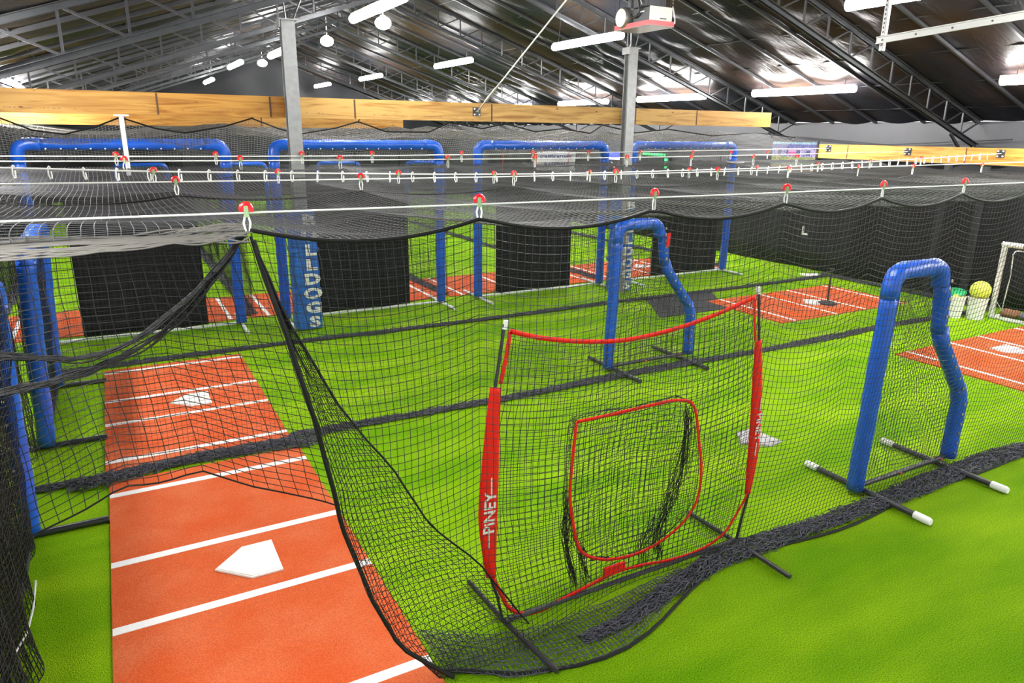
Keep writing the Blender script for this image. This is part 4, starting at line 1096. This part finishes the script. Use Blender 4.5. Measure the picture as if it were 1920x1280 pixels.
# ------------------------------------------------------------------ goal, buckets and balls by the right wall
t = thing('soccer_goal', 'small white goal at the right edge beyond the clay mat', 'goal', None, (13.28, 6.55, 0))
GH = 1.30
bb = MB(); bb.tube([(0, 0, .03), (0, 0, GH)], .045, 12); bb.build('post', M['wpipe'], t)
bb = MB(); bb.tube([(0, -1.75, .03), (0, -1.75, GH)], .045, 12); bb.build('post', M['wpipe'], t)
bb = MB(); bb.tube([(0, .045, GH), (0, -1.80, GH)], .045, 12); bb.build('crossbar', M['wpipe'], t)
bb = MB(); bb.box((-.047, -.95, GH - .03), (-.044, -.30, GH + .03)); bb.build('red_sticker', M['red'], t, False)['label'] = 'red band of lettering on the crossbar'
bb = MB(); bb.tube(bent([(0, 0, .03), (.0, -1.75, .03)], .05), .035, 8); bb.build('front_base_bar', M['wpipe'], t)
bb = MB(); bb.tube(bent([(0, 0, .03), (.62, -.02, .03), (.62, -1.73, .03), (0, -1.75, .03)], .08), .022, 8); bb.build('rear_base_bar', M['wpipe'], t)
bb = MB(); bb.tube(bent([(.06, -.12, GH - .16), (.12, -.12, GH - .10), (.12, -1.65, GH - .10)], .05), .010, 6); bb.build('net_edge', M['wpipe'], t)
bb = MB(); bb.tube([(.06, -.12, GH - .16), (.16, -.10, .8), (.22, -.05, .12), (.03, 0, .34)], .009, 6); bb.build('net_edge', M['wpipe'], t)
Y, Zz = cellgrid(-1.7, -.1, .05, GH - .1, .09)
netobj('net', np.stack([.12 + .45 * (1 - Zz / GH), Y, Zz], -1), .003, M['net'], t)
def bucket(label, x, y):
    t = thing('bucket', label, 'bucket', 'white ball buckets', (x, y, 0))
    bb = MB(); bb.lathe([(.125, .004), (.13, .0), (.155, .355), (.165, .36), (.165, .385), (.15, .385), (.148, .36), (.12, .02), (.0, .02)], 28); bb.build('tub', M['wplastic'], t)
    bb = MB(); bb.tube([(.165 * math.cos(a), .165 * math.sin(a) * .3 - .12 * math.sin(a), .34 - .14 * math.sin(a)) for a in np.linspace(0, PI, 14)], .004, 6); bb.build('handle', M['galv'], t)
    return t
bk = bucket('white bucket of balls with a green lid, left of its twin', 12.76, 6.92); bucket('white bucket carrying the large yellow ball, beside the goal', 12.98, 6.66)
b = MB(); b.sphere((0, 0, 0), .165); o = b.build('large_ball', M['yellow']); o.location = (13.0, 6.66, .50); tag(o, 'large yellow ball sitting on top of the right bucket', 'ball')
bq = [(-.06, -.03, .36), (.06, -.05, .365), (.0, .07, .36)]
for i, (dx, dy, dz) in enumerate(bq):
    b = MB(); b.sphere((0, 0, 0), .058); o = b.build('practice_ball', M['yellow']); o.location = (12.76 + dx, 6.92 + dy, dz); tag(o, 'small yellow ball in the left white bucket under the green lid', 'ball', 'balls in the left bucket')
b = MB(); b.lathe([(.0, 0), (.165, .0), (.168, .012), (.15, .022), (.0, .026)], 24); o = b.build('lid', M['green'], bk); o.location = (.06, .05, .425); o.rotation_euler = (.12, -.25, 0); o['label'] = 'green lid lying tilted on the bucket'
for i, (x, y, m_, lb) in enumerate(((13.62, 6.42, 'brown', 'brown glove shaped heap on turf inside the goal, nearer its post'), (13.66, 6.12, 'greybag', 'grey crumpled bag on turf inside the goal, farther from its post'))):
    b = MB(); P = []
    b.sphere((0, 0, .07), .13, nu=18, nv=10, sq=(.85, 1.25, .62))
    for k, v in enumerate(b.v):
        f = 1 + .14 * math.sin(v[0] * 40 + v[2] * 25) * math.cos(v[1] * 30); b.v[k] = (v[0] * f, v[1] * f, max(.002, v[2] * f))
    o = b.build('gear_bag', M[m_], None, ang=180); o.location = (x, y, 0); tag(o, lb, 'bag')

# ------------------------------------------------------------------ overhead machine on its red tray
t = thing('overhead_machine', 'black motor unit with pale end panel on a red tray under the roof', 'machine', None, (7.25, 9.0, 4.58))
bb = MB(); bb.box((-.02, -.02, 0), (.46, .82, .012), 1); bb.box((-.02, -.02, .012), (.46, 0, .075)); bb.box((-.02, .80, .012), (.46, .82, .075)); bb.box((-.02, 0, .012), (0, .80, .075)); bb.box((.44, 0, .012), (.46, .80, .075)); bb.build('tray', [M['trayred'], M['trayunder']], t, False)
bb = MB(); bb.box((.012, .02, .015), (.43, .40, .27)); bb.box((.012, .07, .27), (.36, .42, .52)); o = bb.build('housing', M['machine'], t, False); o.modifiers.new('bev', 'BEVEL').width = .012
bb = MB(); bb.box((.012, 0.004, .075), (.43, .02, .27)); bb.build('end_panel', M['grey'], t, False)['label'] = 'pale grey end panel'
bb = MB(); bb.box((.20, -.006, .10), (.32, .004, .115)); bb.build('slot', M['pipe'], t, False)
bb = MB(); bb.box((-.004, .12, .20), (.012, .22, .215)); bb.build('nameplate', M['wplastic'], t, False)
bb = MB(); bb.lathe([(.0, -.06), (.13, -.06), (.15, -.03), (.15, .05), (.11, .08), (.11, .05), (.06, .05), (.06, .10), (.0, .10)], 24, (0, .62, .17), axis='X'); bb.build('drum', M['ring'], t)
bb = MB(); bb.lathe([(.0, -.05), (.09, -.05), (.10, 0), (.10, .12), (.0, .13)], 20, (.22, .58, .12), axis='X'); bb.build('motor', M['machine'], t)
bb = MB(); bb.lathe([(.0, 0), (.075, 0), (.085, .03), (.085, .2), (.06, .24), (.0, .24)], 16, (.12, .55, .30)); bb.build('cylinder', M['machine'], t)
bb = MB(); bb.tube(smooth([(-.01, .25, .55), (-.03, .25, .40), (-.02, .22, .22), (-.03, .34, .14), (0, .45, .2)], 6), .016, 8); bb.build('hose', M['pipe'], t)
bb = MB(); bb.tube(smooth([(-.015, .20, .60), (-.02, .22, .42), (-.02, .16, .3)], 6), .006, 6); bb.build('bright_wire', M['wplastic'], t)
for x, y in ((.42, .03), (.42, .76), (.02, .78), (.3, .03)):
    bb = MB(); bb.tube([(x, y, .07), (x, y, 1.50)], .007, 6); bb.build('hanger', M['rsteel'], t)
bb = MB()
for k in range(10):
    a = .27 + .05 * k
    bb.tube([(.43 + .008 * math.cos(f), .0 + .006 * math.sin(f) * (k % 2), a + .02 * math.sin(f) + .012) for f in np.linspace(0, 6.28, 7)[:-1]], .0035, 5, closed=True)
bb.tube([(.43, 0, .29), (.47, -.02, .12), (.47, -.02, .05)], .009, 6); bb.build('chain', M['galv'], t)

# overhead door track on perforated angle
t = thing('door_track', 'bright galvanised door track hung on perforated angle at upper right', 'track', None, (8.46, 6.0, 0))
bb = MB(); bb.box((0, 0, 4.05), (.005, .05, 5.72)); bb.box((0, 0, 4.05), (.05, .005, 5.72))
for k in range(26): bb.box((-.0012, .018, 4.10 + .05 * k), (0, .034, 4.125 + .05 * k), 1); bb.box((.018, -.0012, 4.10 + .05 * k), (.034, 0, 4.125 + .05 * k), 1)
bb.build('perforated_angle', [M['galv'], M['pipe']], t, False)
bb = MB(); bb.bar((-.03, .06, 4.165), (-.03, -3.2, 4.34), .05, .07); bb.bar((-.055, .06, 4.20), (-.055, -3.2, 4.375), .03, .012); bb.bar((-.055, .06, 4.13), (-.055, -3.2, 4.305), .03, .012); bb.build('rail', M['galv'], t, False)
for k in range(6):
    bb = MB(); bb.lathe([(.010, 0), (.010, .008)], 8, (-.064, -.02 - .42 * k, 4.165 + .0226 * k), axis='X'); bb.build('bolt', M['pipe'], t)
